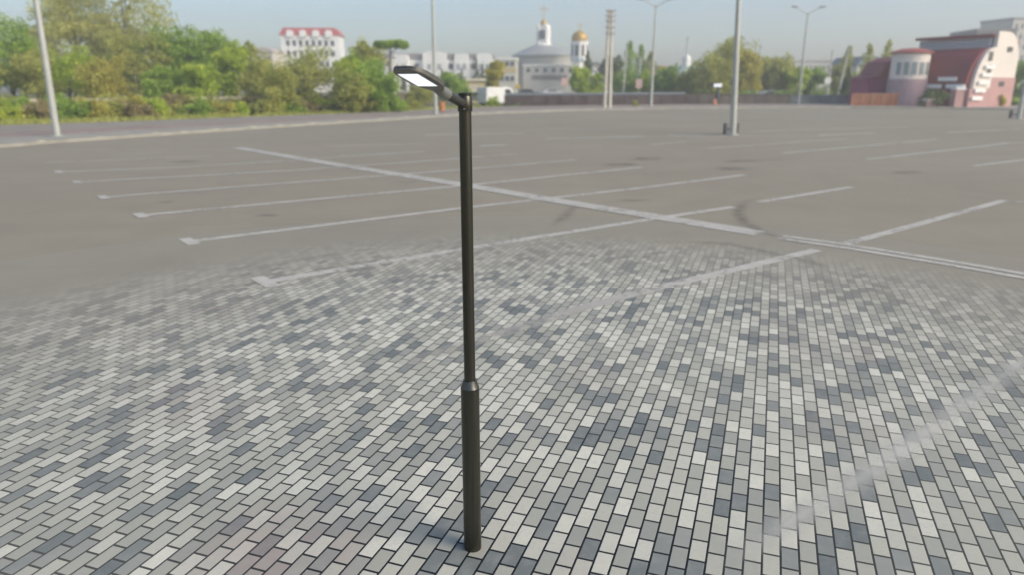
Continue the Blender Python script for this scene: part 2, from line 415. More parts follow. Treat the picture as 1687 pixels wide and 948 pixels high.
def make_lamp(loc, az_vec, el, label, k=1.0, H0=2.493, r_low=.051, r_up=.031, low=1.02):
    t = thing('street_lamp', label, 'street lamp', loc)
    bm = bmesh.new(); lathe(bm, [(0, .0), (r_low, 0), (r_low, low-.008), (0, low-.008)], 48); build('lower_post', bm, M_BRZ, t, True)
    bm = bmesh.new(); lathe(bm, [(r_up-.002, low-.007), (r_low-.0012, low-.007), (r_low-.0005, low-.003), (r_low-.002, low), (r_up+.0065, low+.036), (r_up+.0055, low+.040), (r_up-.002, low+.041)], 48); build('shoulder', bm, mat('brushed shoulder metal', (.095, .096, .09), .32, .85, var=.1, scale=60), t, True)
    bm = bmesh.new(); lathe(bm, [(r_up, low+.04), (r_up, H0+.002)], 48); build('upper_post', bm, M_BRZ, t, True)
    bm = bmesh.new(); rc = r_up*1.145
    lathe(bm, [(r_up-.004, H0-.006), (rc, H0-.006), (rc+.0008, H0-.004), (rc+.0008, H0+.064), (rc-.001, H0+.067), (rc-.004, H0+.068), (rc-.004, H0+.071), (rc-.002, H0+.073), (rc-.002, H0+.079), (rc-.006, H0+.082), (0, H0+.083)], 48)
    col = build('collar', bm, M_BRZ, t, True)
    bm = bmesh.new()
    a = Vector((az_vec[0], az_vec[1], 0)).normalized(); side = Vector((-a.y, a.x, 0))
    d = (a*math.cos(el)+Vector((0, 0, math.sin(el)))).normalized(); up = side.cross(d)*-1
    if up.z < 0: up = -up
    M = Matrix((( d.x, side.x, up.x), (d.y, side.y, up.y), (d.z, side.z, up.z)))
    org = Vector((0, 0, H0+.024))
    def T(p): return org + M @ Vector(p)
    ra = .0228
    bm.free()
    for s in (-1, 1):
        bm = bmesh.new(); tube(bm, [org+side*s*.018+a*(rc-.003)+Vector((0, 0, -.018)), org+side*s*.018+a*(rc+.004)+Vector((0, 0, -.018))], .003, 8)
        build('bolt', bm, M_BOLT, col)
    bm = bmesh.new(); tube(bm, [T((.005, 0, 0)), T((.18, 0, 0))], ra, 32); build('arm', bm, mat('dark arm coat', (.07, .068, .06), .38, .6, var=.06, scale=20), t, True)
    # neck that grips the arm and blends into the head
    bm = bmesh.new()
    secs = [(.158, .0255, .0255, 0), (.161, .027, .027, 0), (.20, .0275, .0268, 0), (.225, .030, .022, .000), (.262, .036, .012, .003)]
    rings = []
    for (x, ry, rzz, oz) in secs:
        rings.append([bm.verts.new(T((x, ry*math.cos(q*2*PI/32), oz+rzz*math.sin(q*2*PI/32)))) for q in range(32)])
    for r0, r1 in zip(rings, rings[1:]):
        for q in range(32): bm.faces.new((r0[q], r0[(q+1) % 32], r1[(q+1) % 32], r1[q]))
    bm.faces.new(rings[0]); bm.faces.new(rings[-1]); bmesh.ops.recalc_face_normals(bm, faces=bm.faces)
    build('neck', bm, M_GREYH, t, True)
    # flat oval head
    x0, x1 = .226, .513; L = x1-x0; hw = .0845
    def outline(N=64, s=1.0):
        o = []
        for q in range(N):
            an = q*2*PI/N; c, s_ = math.cos(an), math.sin(an)
            ex = 4.0 if c > 0 else 2.25
            X = math.copysign(abs(c)**(2/ex), c); Yy = math.copysign(abs(s_)**(2/ex), s_)
            taper = 1-.07*X*X if X > 0 else 1-.30*X*X
            o.append(((x0+x1)/2+X*(L/2)*s - (L/2)*(1-s)*0, Yy*hw*taper*s))
        return o
    def loft(layers, mt, name, parent):
        bm = bmesh.new(); rr = []
        for s, z, tilt in layers:
            rr.append([bm.verts.new(T((x, y, z))) for x, y in outline(64, s)])
        for p, q2 in zip(rr, rr[1:]):
            for q in range(64): bm.faces.new((p[q], p[(q+1) % 64], q2[(q+1) % 64], q2[q]))
        bm.faces.new(rr[0]); bm.faces.new(rr[-1]); bmesh.ops.recalc_face_normals(bm, faces=bm.faces)
        return build(name, bm, mt, parent, True, 40)
    hd = loft([(.95, -.010, 0), (.985, -.009, 0), (1.0, -.006, 0), (1.0, .000, 0), (.98, .0015, 0), (.98, .004, 0), (1.0, .005, 0), (1.0, .008, 0), (.985, .011, 0), (.94, .0135, 0), (.8, .0155, 0), (.5, .0165, 0)], M_BRZ2, 'lamp_head', t)
    bm = bmesh.new()
    for q in range(7):
        y = (q-3)*.012; box(bm, -.06, .06, y-.0012, y+.0012, 0, .006)
    for v in bm.verts: v.co = T((x0+.12+v.co.x, v.co.y, .0135+v.co.z))
    build('cooling_fins', bm, M_BRZ2, hd)
    # panel: dark tray, white LED lens
    pc = .3986; pl = .077; pw = .0527
    bm = bmesh.new(); box(bm, -pl-.004, pl+.004, -pw-.004, pw+.004, -.003, .003, .001)
    for v in bm.verts: v.co = T((pc+v.co.x, v.co.y, -.0095+v.co.z))
    tray = build('panel_frame', bm, M_GREYH, hd)
    bm = bmesh.new(); box(bm, -pl, pl, -pw, pw, -.0015, .0015, .0006)
    o = build('led_panel', bm, M_LED, hd)
    o.matrix_local = Matrix.Translation(T((pc, 0, -.0125))) @ M.to_4x4()
    t.scale = (k, k, k)
    return t
make_lamp((-.23, 3.61, .004), (-.4842, -.8749), R(18.65), 'dark bronze street lamp on the brick paving, its lit white head raised to the left')

# ------------------------------------------------------------------ far small lamp (sturdier, same family)
def far_lamp():
    g = G(1181, 173); Y = g.y
    t = thing('street_lamp', 'small black street lamp with bright white head far off beside an orange cone', 'street lamp', (g.x, g.y, .0))
    zt = ray(1182, 141, Y)[1]
    bm = bmesh.new(); lathe(bm, [(0, 0), (.26, 0), (.26, 1.6), (.17, 1.7), (.17, zt), (0, zt)], 20); build('post', bm, DARKM, t, True)
    bm = bmesh.new(); tube(bm, [(0, 0, zt-.3), (-.5, -.3, zt+.05)], .14, 12); build('arm', bm, DARKM, t, True)
    bm = bmesh.new(); box(bm, -1.0, .25, -1.0, 0, zt+.05, zt+.3, .05)
    hd = build('lamp_head', bm, DARKM, t)
    bm = bmesh.new(); box(bm, -.85, .15, -1.06, -.98, zt-.12, zt+.27, .01); 
    for v in bm.verts: v.co.y += (v.co.z-zt)*-.5
    bl = build('led_panel', bm, M_LED, hd)
far_lamp()

# ------------------------------------------------------------------ tall steel lot lamps
def lot_lamp_proto():
    t = thing('lamp_post', 'x', 'lamp post', (0, 0, 0), 0, 'tall grey lamp posts round the lot')
    bm = bmesh.new(); tube(bm, [(0, 0, 0), (0, 0, 5), (0, 0, 11)], [.17, .14, .08], 20); build('pole', bm, STEEL, t, True)
    bm = bmesh.new(); tube(bm, [(0, 0, 0), (0, 0, .04)], .34, 20); build('base_plate', bm, STEEL, t)
    for s in (-1, 1):
        bm = bmesh.new(); pts = [(0, 0, 10.7)]+[(s*(.2+1.6*q/6), 0, 10.9+.75*math.sin(q/6*1.3)) for q in range(7)]
        tube(bm, pts, .05, 8); arm = build('arm', bm, STEEL, t, True)
        bm = bmesh.new(); box(bm, s*1.75-.38, s*1.75+.38, -.16, .16, 11.58, 11.74, .05); build('lamp_head', bm, mat('grey luminaire', (.28, .29, .30), .5), arm)
    return t
proto = lot_lamp_proto()
posts = [((95, 228), 15, 'tall grey lamp post on the left kerb in front of the trees'),
         ((718, 190), -10, 'thin grey lamp post rising behind the bronze lamp head, beside an orange bin'),
         ((1072, 176.5), 0, 'double-armed lamp post at the fence, right of the twin concrete pole'),
         ((1207, 222), 80, 'tall grey lamp post standing in the lot with dark boxes at its foot'),
         ((1315, 173), 0, 'double-armed lamp post in front of the pale green trees, left of the orange fence'),
         ((1678, 195), 60, 'grey lamp post at the right edge of the photo near the pink building')]
for i, (p, rz, lb) in enumerate(posts):
    o = proto if i == 0 else copy_tree(proto)
    g = G(*p); o.location = (g.x, g.y, .0 if i in (3, 5) else .12); o.rotation_euler = (Matrix.Rotation(R({0: .9, 3: -2.2}.get(i, 0)), 3, 'Y') @ Matrix.Rotation(R(rz), 3, 'Z')).to_euler(); o['label'] = lb
def guard(px, py, label):
    g = G(px, py); t = thing('barrier_boxes', label, 'barrier', (g.x, g.y+.35, 0))
    for s in (-1, 1):
        bm = bmesh.new(); box(bm, s*.31-.08, s*.31+.08, -.18, .18, 0, .58, .03); build('block', bm, mat('dark rubber block', (.16, .155, .15), .8), t)
    bm = bmesh.new(); box(bm, -.24, .24, -.06, .06, .2, .32); build('cross_bar', bm, DARKM, t)
guard(1207, 221, 'pair of dark blocks round the foot of the lamp post in the lot')
guard(1676, 194, 'pair of dark blocks round the foot of the lamp post at the right edge')

# twin concrete pole
g = G(1000, 179.5); Y = g.y; ztop = ray(1002, 17, Y)[1]
t = thing('utility_pole', 'twin-legged pale concrete utility pole with steel crossbars near the top', 'utility pole', (g.x, g.y, .1))
for s in (-1, 1):
    bm = bmesh.new(); tube(bm, [(s*.29, 0, 0), (s*.22, 0, ztop*.5), (s*.14, 0, ztop)], [.19, .17, .13], 14); build('leg', bm, CONC, t, True)
for py in (20, 29, 37, 47, 57):
    z = ray(1002, py, Y)[1]; bm = bmesh.new(); w = .5
    box(bm, -w, w, -.24, -.18, z-.03, z+.03); cb = build('crossbar', bm, mat('rusty crossbar', (.22, .19, .15), .8), t)
    for s in (-.44, .44):
        bm = bmesh.new(); lathe(bm, [(0, z+.05), (.05, z+.05), (.07, z+.12), (.04, z+.2), (0, z+.22)], 8, s, -.21); build('insulator', bm, mat('insulator', (.3, .22, .18), .3), cb)

M_WHP = mat('pale pole paint', (.52, .52, .49), .7)
for (px, y0, y1, Y, lean, lb) in [(975, 104, 150, 120, 0, 'thin pale pole left of the twin concrete pole'),
    (1026, 74, 152, 118, .3, 'thin white pole just right of the twin concrete pole'),
    (1053, 92, 132, 119, 0, 'thin pole rising among the poplars above the pink notice board'),
    (1246, 76, 152, 112, 0, 'thin pole in front of the yellow-olive tree right of the tall lamp post'),
    (1364, 84, 150, 118, 0, 'thin grey pole carrying the round white sign'),
    (1380, 76, 150, 116, 1.0, 'leaning pale pole beside the dark conifer'),
    (1127, 62, 150, 130, 0, 'thin faint pole before the small chapel with green roof'),
    (775, 92, 130, 118, 0, 'thin pole standing behind the yellow kiosk'),
    (943, 96, 152, 130, 0, 'thin post between the round church and the bell tower')]:
    X, z1 = ray(px, y0, Y); X2, _ = ray(px, y1, Y)
    t = thing('pole', lb, 'pole', (X2, Y, -.06), 0, 'thin poles along the road')
    bm = bmesh.new(); tube(bm, [(0, 0, 0), (lean, 0, z1)], [.17, .1], 10); build('shaft', bm, M_WHP, t, True)
    bm = bmesh.new(); lathe(bm, [(0, z1-.02), (.13, z1-.02), (.13, z1+.1), (0, z1+.16)], 10, lean, 0); build('cap', bm, DARKM, t)

# ------------------------------------------------------------------ bins, cones, signs
M_ORG = mat('orange plastic', (.50, .20, .09), .6)
g = G(728.5, 187); t = thing('litter_bin', 'orange litter bin on the sidewalk beside the thin grey lamp post', 'bin', (g.x, g.y, .12))
bm = bmesh.new(); lathe(bm, [(0, .12), (.22, .12), (.29, .9), (.31, .95), (.26, .95), (.2, .3), (0, .3)], 20); build('body', bm, M_ORG, t, True)
bm = bmesh.new(); tube(bm, [(0, .32, 0), (0, .32, 1.15)], .04, 8); build('post', bm, DARKM, t)
g = G(1177, 174); t = thing('traffic_cone', 'orange cone next to the small black street lamp', 'cone', (g.x, g.y, .12))
bm = bmesh.new(); lathe(bm, [(0, .05), (.30, .05), (.12, .75), (0, .8)], 16); build('body', bm, M_ORG, t, True)
bm = bmesh.new(); box(bm, -.33, .33, -.33, .33, 0, .06, .02); build('foot', bm, M_ORG, t)
def sign(px, y0, y1, wpx, Y, m, label, roundp=False, ybase=None):
    X, z1 = ray(px, y0, Y); _, z0 = ray(px, y1, Y); w = wpx/F*Y
    t = thing('sign', label, 'sign', (X, Y, -.06))
    bm = bmesh.new()
    if roundp:
        tube(bm, [(0, -.12, (z0+z1)/2+.06), (0, -.16, (z0+z1)/2+.06)], w/2, 24)
    else: box(bm, -w/2, w/2, -.16, -.1, z0+.06, z1+.06, .02)
    build('board', bm, m, t)
    bm = bmesh.new(); tube(bm, [(0, 0, 0), (0, 0, z1)], .08, 8); build('post', bm, STEEL, t)
PINKB = mat('pink board', (.62, .42, .40), .6); YELB = mat('yellow board', (.60, .42, .08), .6); BLUB = mat('pale blue board', (.35, .48, .72), .6); WHB = mat('white board', (.7, .7, .68), .6); BRNB = mat('orange brown board', (.45, .24, .12), .6)
sign(930, 128, 141, 10, 112, PINKB, 'pink notice board on a post in front of the round church')
sign(1053, 130, 145, 10, 112, PINKB, 'pink and white notice board beneath the poplars')
sign(853, 139, 145, 9, 125, YELB, 'small yellow sign at the lawn left of the round church')
sign(955, 139, 145, 9, 125, BRNB, 'small amber sign beneath the bell tower')
sign(1116, 119, 124, 9, 120, BLUB, 'small pale blue sign among the green bushes before the chapel')
sign(1364, 126, 139, 11, 112, WHB, 'round white sign on the thin grey pole', True)
sign(1031, 140, 149, 9, 121, BRNB, 'orange-brown sign at the foot of the thin white pole')
sign(765, 96, 98, 3, 200, WHB, 'x') if False else None

# ------------------------------------------------------------------ fences along the far side
def fence(p0, p1, ytop, label, m_panel, m_rail, n, name='metal_fence', rail_h=.3, solid=True, zb=-.05, m_post=None):
    a, b = Vector(p0), Vector(p1); L = (b-a).length; an = math.atan2(b.y-a.y, b.x-a.x)
    t = thing(name, label, 'fence', (a.x, a.y, zb), an)
    hgt = ytop
    for i in range(n):
        x0 = L*i/n; x1 = L*(i+1)/n
        bm = bmesh.new()
        if solid: box(bm, x0+.08, x1-.08, -.02, .02, .12, hgt-rail_h)
        else:
            k = int((x1-x0)/.16)
            for q in range(k): box(bm, x0+.1+q*.16, x0+.1+q*.16+.07, -.02, .02, .1, hgt-rail_h)
            box(bm, x0+.08, x1-.08, -.035, -.02, .3, .38)
        build('panel', bm, m_panel, t)
        bm = bmesh.new(); box(bm, x0-.07, x0+.07, -.07, .07, 0, hgt-rail_h); build('post', bm, m_post or m_panel, t)
    bm = bmesh.new(); box(bm, L-.07, L+.07, -.07, .07, 0, hgt); build('post', bm, m_post or m_panel, t)
    bm = bmesh.new(); box(bm, 0, L, -.09, -.072, hgt-rail_h, hgt-.02); build('rail', bm, m_rail, t)
BRN = mat('brown fence panel', (.062, .045, .042), .85, var=.35, scale=.7); BLG = mat('blue grey rail', (.12, .15, .175), .6)
BRN2 = mat('grey brown fence bars', (.10, .085, .07), .85, var=.3, scale=.6); GRN = mat('green fence wire', (.09, .125, .08), .8, var=.3)
def FP(px, py): g = G(px, py); return (g.x, g.y, 0)
def zt(px, py, Y): return ray(px, py, Y)[1]
p0, p1 = FP(832, 176), FP(1128, 172.5); fence(p0, p1, 1.68, 'brown fence with blue-grey top rail between the birch and the big olive tree', BRN, BLG, 14)
p0, p1 = FP(1131, 172.4), FP(1300, 171.6); fence(p0, p1, 1.45, 'low grey-brown fence behind the tall lamp post in the lot', BRN2, BRN2, 9, rail_h=.12, solid=True)
p0, p1 = FP(1303, 171.5), FP(1399, 171.4); fence(p0, p1, 1.3, 'slate blue-grey fence left of the orange fence', mat('slate panel', (.14, .165, .17), .8, var=.3, scale=.5), BLG, 6, rail_h=.15)
OFN = mat('orange brick fence', (.38, .15, .075), .8, var=.25, scale=1.0); OFC = mat('orange coping', (.46, .22, .13), .8)
p0, p1 = FP(1402, 175.3), FP(1503, 175.8); fence(p0, p1, 1.62, 'orange fence in front of the pink building', OFN, OFC, 6, name='brick_fence', rail_h=.16, m_post=OFC)

# embankment wall on the left with pale coping
EM = [BACK[i]+(BACK[i]-KERB[i]).normalized()*d for i, d in zip(range(0, 9), (14, 14, 14, 14, 14, 14, 13, 8, 8))][:7]
t = thing('embankment_wall', 'low stone embankment wall with pale coping behind the scrub on the left', 'wall')
bm = bmesh.new(); bm2 = bmesh.new()
for a, b in zip(EM, EM[1:]):
    d = (b-a).normalized(); nn = Vector((-d.y, d.x, 0))*.3
    for (B, zz0, zz1, e) in ((bm, -.06, 1.25, 1.0), (bm2, 1.252, 1.45, 1.3)):
        q = [a-nn*e, b-nn*e, b+nn*e, a+nn*e]
        lo = [B.verts.new((c.x, c.y, zz0)) for c in q]; hi = [B.verts.new((c.x, c.y, zz1)) for c in q]
        B.faces.new(hi); B.faces.new(lo[::-1])
        for i in range(4): B.faces.new((lo[i], lo[(i+1) % 4], hi[(i+1) % 4], hi[i]))
build('wall_face', bm, mat('embankment stone', (.24, .20, .16), .95, var=.35, scale=1.2), t); build('coping', bm2, mat('pale coping stone', (.47, .43, .34), .9, var=.3, scale=.8), t)

# ------------------------------------------------------------------ vegetation
def leaves(bm_data, c, rx, ry, rz, n, size, hollow=.55, droop=0.0):
    V, Fc = bm_data
    for _ in range(n):
        while True:
            x, y, z = random.uniform(-1, 1), random.uniform(-1, 1), random.uniform(-1, 1)
            q = x*x+y*y+z*z
            if q < 1 and (q > hollow*hollow or random.random() < .35): break
        p = Vector((c[0]+x*rx, c[1]+y*ry, c[2]+z*rz))
        s = size*random.uniform(.55, 1.25)
        a = Vector((random.gauss(0, 1), random.gauss(0, 1), random.gauss(0, 1)-droop*1.5)).normalized()
        b = a.cross(Vector((random.gauss(0, 1), random.gauss(0, 1), random.gauss(0, 1)))).normalized()
        i = len(V)
        V += [p-a*s*.6, p-b*s*.32, p+a*s*.6, p+b*s*.32]
        Fc.append((i, i+1, i+2, i+3))
def leaf_mesh(name, data, m, parent):
    me = bpy.data.meshes.new(name); me.from_pydata([tuple(v) for v in data[0]], [], data[1]); me.materials.append(m)
    o = bpy.data.objects.new(name, me); COL.objects.link(o); o.parent = parent; return o
def tree(label, px, Y, ytop, wpx, colr, kind='round', dens=1.0, bottom=None, cat='tree', name='leafy_tree', group=None, bark=None, xoff=0.0):
    X, z1 = ray(px, ytop, Y); z1 += .06
    pxm = Y/F
    w = wpx*pxm; hgt = z1
    X = ray(px, max(ytop, 100), Y)[0]
    t = thing(name, label, cat, (X, Y, -.06), 0, group)
    D = ([], [])
    ls = .0026*Y + .06
    bm = bmesh.new()
    bark = bark or BARK
    if kind == 'poplar':
        b0 = hgt*.10; nn = int(1500*dens)
        for k in range(12):
            f = k/11; z = b0+(hgt-b0)*(.04+.92*f); r = w/2*(.35+.75*math.sin(PI*min(1, .22+.78*(1-f)))**.8)*(1 if f < .85 else .55)
            leaves(D, (random.uniform(-.12, .12)*w, random.uniform(-.1, .1)*w, z), r, r, hgt*.075, nn//12, ls*.8, .2, -.8)
        tube(bm, [(0, 0, 0), (0, 0, hgt*.9)], [max(.12, hgt*.016), .03], 8)
    elif kind == 'conifer':
        nn = int(2400*dens)
        for k in range(14):
            f = k/13; z = hgt*(.08+.88*f); r = w/2*(1-f)**.85+.05*w
            for q in range(5):
                an = random.uniform(0, 2*PI)
                leaves(D, (math.cos(an)*r*.5, math.sin(an)*r*.5, z-.04*hgt*random.random()), r*.55, r*.55, hgt*.045, int(nn/70*(1.5-f)), ls*.75, .1, .4)
        tube(bm, [(0, 0, 0), (0, 0, hgt*.95)], [max(.12, hgt*.02), .03], 8)
    elif kind == 'umbrella':
        for k in range(9):
            f = (k/8-.5)
            leaves(D, (f*w*.95, random.uniform(-.1, .1)*w, hgt*(.93+.03*random.random())), w*.17, w*.22, hgt*.06, int(420*dens), ls*1.1, .2)
        tube(bm, [(0, 0, 0), (-.2, 0, hgt*.6), (0, 0, hgt*.93)], [.2, .15, .08], 8)
        for s in (-1, 1): tube(bm, [(0, 0, hgt*.80), (s*w*.30, 0, hgt*.92)], [.07, .04], 6)
    else:
        b0 = hgt*(.26 if kind == 'round' else .04) if bottom is None else bottom
        ch = hgt-b0; lobes = 17 if kind != 'bush' else 8
        nn = int((6200 if kind != 'bush' else 1800)*dens)
        L = []
        for k in range(lobes):
            if k == 0: f = .86; rr = .05
            else:
                f = random.uniform(.08, .84); rr = random.uniform(.25, .95)
            env = math.sin(PI*min(.97, max(.12, .16+.80*f)))**.65
            an = k*2.399+random.uniform(-.5, .5)
            lr = random.uniform(.17, .30)*w*(.75+.35*env)
            cx_, cy_ = math.cos(an)*env*(w/2)*rr, math.sin(an)*env*(w/2)*rr
            m_ = w/2-lr*.85
            q = math.hypot(cx_, cy_)
            if q > m_: cx_ *= m_/q; cy_ *= m_/q
            zz = b0+ch*f
            zz = min(zz, hgt-lr*.62)
            L.append((cx_, cy_, zz, lr))
        tot = sum(l[3]**2 for l in L)
        for (x, y, z, lr) in L:
            k = int(nn*lr*lr/tot)
            vz = min(lr*(1.25 if kind == 'willow' else .8), max(.2, z))
            # a lobe is several ragged sprays, not a ball
            for _ in range(6):
                ox, oy, oz = (random.gauss(0, .42)*lr for _ in range(3))
                leaves(D, (x+ox, y+oy, max(.15, z+oz*.8)), lr*random.uniform(.35, .7), lr*random.uniform(.35, .7), vz*random.uniform(.3, .62), k//6, ls, .45, 1.2 if kind == 'willow' else 0.0)
        r0 = max(.06, hgt*.018)
        tube(bm, [(0, 0, 0), (random.uniform(-.02, .02)*w, 0, b0+ch*.25), (random.uniform(-.05, .05)*w, 0, b0+ch*.7)], [r0, r0*.75, r0*.3], 8)
        for (x, y, z, lr) in L[1:9]:
            zb = max(b0*.7, z-ch*.35)
            tube(bm, [(0, 0, zb), (x*.5, y*.5, (zb+z)/2+.05*ch), (x, y, z)], [r0*.45, r0*.3, r0*.12], 5)
    build('trunk', bm, bark, t)
    leaf_mesh('crown', D, LEAF[colr], t)
    return t
GL = 'trees on the left bank'
T = tree
T('bright green tree at the left edge of the photo, left of the kerb lamp post', 12, 70, 24, 100, 'green', group=GL)
T('olive tree cut by the left edge of the photo', -45, 66, 70, 90, 'olive', group=GL)
T('very tall pale birch reaching past the photo top right of the kerb lamp post', 128, 92, -60, 125, 'pale', dens=1.9, group=GL, bark=BIRCH)
T('tall pale olive tree beside the birch, its crown touching the top of the photo', 218, 94, -55, 150, 'pale', dens=2.0, group=GL, bark=BIRCH)
T('dense yellow-green dome just right of the kerb lamp post', 108, 72, 78, 90, 'lime', group=GL)
T('dusty olive tree low behind the kerb lamp post', 52, 68, 86, 95, 'olive', group=GL)
T('yellowish low tree in front of the tall birch', 165, 68, 96, 90, 'yellow', group=GL)
T('mid-height olive tree beneath the two tall pale trees', 200, 80, 58, 90, 'olive', group=GL)
T('olive-green tree left of the bright green clump', 250, 78, 62, 80, 'olive', group=GL)
T('tall green tree with rounded top in the middle of the left clump', 290, 80, 46, 85, 'green', group=GL)
T('broad green tree right of centre in the left clump', 335, 82, 44, 90, 'green', group=GL)
T('lime green tree at the right end of the left clump', 383, 78, 66, 72, 'lime', group=GL)
T('dark green low tree at the foot of the left clump', 262, 70, 110, 64, 'green', group=GL)
T('bright low tree in front of the left clump', 322, 70, 104, 70, 'lime', group=GL)
T('sparse small olive tree showing above the willow', 412, 98, 62, 44, 'olive', dens=.6, group=GL)
T('drooping willow left of the big round olive tree', 424, 72, 92, 76, 'olive', 'willow', group=GL)
T('big round olive tree beneath the white building with red roof', 500, 72, 78, 108, 'olive', group=GL)
T('low olive tree between the willow and the round olive tree', 458, 66, 112, 70, 'olive', 'willow', group=GL)
T('vivid green tree right of the white building with red roof', 574, 74, 82, 66, 'lime', group=GL)
T('olive tree with the highest crown right of the red-roofed building', 600, 82, 66, 74, 'olive', group=GL)
T('green willow hanging down to the sidewalk left of the bronze lamp head', 626, 69, 106, 84, 'green', 'willow', dens=1.2, group=GL)
T('low willow beneath the vivid green tree', 580, 68, 118, 70, 'olive', 'willow', group=GL)
T('flat-topped pine spreading above the white row of houses', 645, 92, 66, 44, 'green', 'umbrella', group=GL, name='pine_tree')
GF = 'trees behind the left clump'
for (px, Y, yt, w, c, lb) in [(30, 105, 40, 90, 'green', 'shaded tree far back at the left edge'), (75, 100, 30, 70, 'olive', 'back-row tree beside the tall pale birch on its left'),
    (300, 108, 60, 80, 'dark', 'dark tree hidden behind the green clump'), (355, 104, 70, 80, 'olive', 'back-row olive tree behind the lime green tree'), (185, 110, 50, 100, 'green', 'back-row green tree beneath the tall pale trees')]:
    T(lb, px, Y, yt, w, c, group=GF, dens=.7)
# scrub on the bank
GB = 'scrub bushes along the left sidewalk'
marks = ['at the left edge', 'left of the kerb lamp post', 'behind the foot of the kerb lamp post', 'right of the kerb lamp post', 'under the yellow-green dome', 'below the yellowish tree', 'below the tall birch',
  'below the olive trees', 'under the dark green low tree', 'below the broad green tree', 'below the bright low tree', 'under the lime green tree', 'left of the willow', 'beneath the willow', 'beneath the round olive tree', 'right of the round olive tree', 'where the sidewalk bends', 'below the vivid green tree', 'under the hanging willow', 'left of the thin grey lamp post']
cols = ['olive', 'lime', 'brown', 'olive', 'green', 'yellow', 'olive', 'brown', 'lime', 'olive', 'green', 'yellow', 'lime', 'olive', 'green', 'brown', 'olive', 'brown', 'olive', 'brown']
cname = {'olive': 'olive', 'brown': 'dry brown', 'lime': 'bright yellow-green', 'green': 'green', 'yellow': 'yellowish'}
for i, (pl, c) in enumerate(zip(marks, cols)):
    px = -20+i*35; fb = min(1, max(0, px/660)); back = 50+fb*22
    T('%s bush in the front row %s' % (cname[c], pl), px, back+random.uniform(.5, 2), 170+random.uniform(-2, 8)-fb*6, random.uniform(50, 66), c, 'bush', cat='bush', name='bush', group=GB, dens=1.2)
    c2 = cols[(i*7+3) % 20]
    T('%s taller bush in the back row %s' % (cname[c2], pl), px+17, back+random.uniform(5, 8), 157+random.uniform(-3, 9), random.uniform(50, 66), c2, 'bush', cat='bush', name='bush', group=GB, dens=1.2)
GM = 'trees beyond the far fence'
T('round green tree left of the yellow kiosk behind the bronze lamp arm', 742, 96, 122, 58, 'green', group=GM)
T('slim birch with yellow-green crown left of the round church', 815, 100, 95, 34, 'yellow', 'willow', group=GM, bark=BIRCH, name='birch_tree')
T('small green tree left of the thin grey lamp post', 690, 92, 138, 46, 'olive', 'willow', group=GM)
T('bright green tree in front of the bell tower', 960, 116, 111, 38, 'lime', 'willow', group=GM)
T('dark conifer right of the bell tower', 968, 150, 83, 40, 'dark', 'conifer', group=GM, name='conifer', dens=1.3)
T('dark tree behind the twin concrete pole', 1008, 150, 92, 44, 'dark', group=GM)
T('bright green bush left of the twin concrete pole', 985, 112, 118, 26, 'lime', 'willow', group=GM, dens=.6)
T('tallest poplar right of the twin concrete pole', 1037, 138, 70, 19, 'green', 'poplar', group=GM, name='poplar_tree')
T('middle poplar behind the thin pole', 1055, 140, 76, 18, 'green', 'poplar', group=GM, name='poplar_tree')
T('shortest poplar beside the double-armed lamp post', 1071, 138, 86, 20, 'olive', 'poplar', group=GM, name='poplar_tree')
T('bright bush beneath the tallest poplar', 1030, 120, 116, 44, 'green', 'willow', group=GM, dens=.7)
T('bright bush beneath the shortest poplar', 1066, 118, 118, 44, 'lime', 'willow', group=GM, dens=.7)
T('round green tree beside the small blue sign', 1104, 116, 111, 48, 'green', 'willow', group=GM)
T('grey-green tree left of the big olive tree', 1140, 112, 113, 44, 'olive', 'willow', group=GM)
T('big brownish-olive tree behind the tall lamp post in the lot', 1205, 112, 66, 90, 'olive', 'willow', dens=1.5, group=GM)
T('dark olive tree on the left flank of the big olive tree', 1170, 108, 92, 66, 'olive', 'willow', dens=1.1, group=GM)
T('yellow-tinged tree on the right flank of the big olive tree', 1232, 110, 84, 50, 'yellow', 'willow', group=GM)
T('small yellowish tree right of the big olive tree', 1258, 124, 108, 34, 'yellow', 'willow', group=GM, dens=.6)
T('broad pale green tree before the long pale apartment block', 1287, 120, 93, 60, 'olive', 'willow', group=GM)
T('light green tree directly behind the double-armed post near the orange fence', 1318, 116, 106, 40, 'lime', 'willow', group=GM, dens=.7)
T('low green tree left of the round white sign', 1345, 124, 113, 44, 'green', 'willow', group=GM, dens=.7)
T('olive tree behind the leaning pale pole', 1382, 128, 104, 34, 'olive', 'willow', group=GM, dens=.7)
T('pointed poplar beside the leaning pale pole', 1395, 118, 78, 18, 'olive', 'poplar', group=GM, name='poplar_tree')
T('dark slim conifer at the left end of the orange fence', 1399, 104, 108, 24, 'dark', 'conifer', group=GM, name='conifer', dens=1.3)
T('poplar above the left end of the orange fence', 1430, 122, 74, 18, 'olive', 'poplar', group=GM, name='poplar_tree')
T('poplar touching the left side of the pink building', 1460, 118, 68, 18, 'olive', 'poplar', group=GM, name='poplar_tree')
T('low olive bush behind the orange fence', 1420, 112, 118, 40, 'olive', 'willow', group=GM, dens=.7)
T('green tree right of the pink building', 1672, 112, 98, 52, 'green', 'willow', group=GM)
T('green tree leaving the photo at its right edge', 1722, 108, 92, 60, 'green', 'willow', group=GM)
T('small dark bush right of the double-armed post near the orange fence', 1333, 106, 141, 14, 'dark', 'bush', cat='bush', name='bush', group=GM, dens=.6)
T('clipped green hedge bush behind the low fence right of the tall lamp post', 1240, 103, 148, 52, 'green', 'bush', cat='bush', name='bush', group=GM)
T('green hedge bush behind the low fence beside the yellow-green hedge', 1290, 103, 150, 44, 'green', 'bush', cat='bush', name='bush', group=GM)
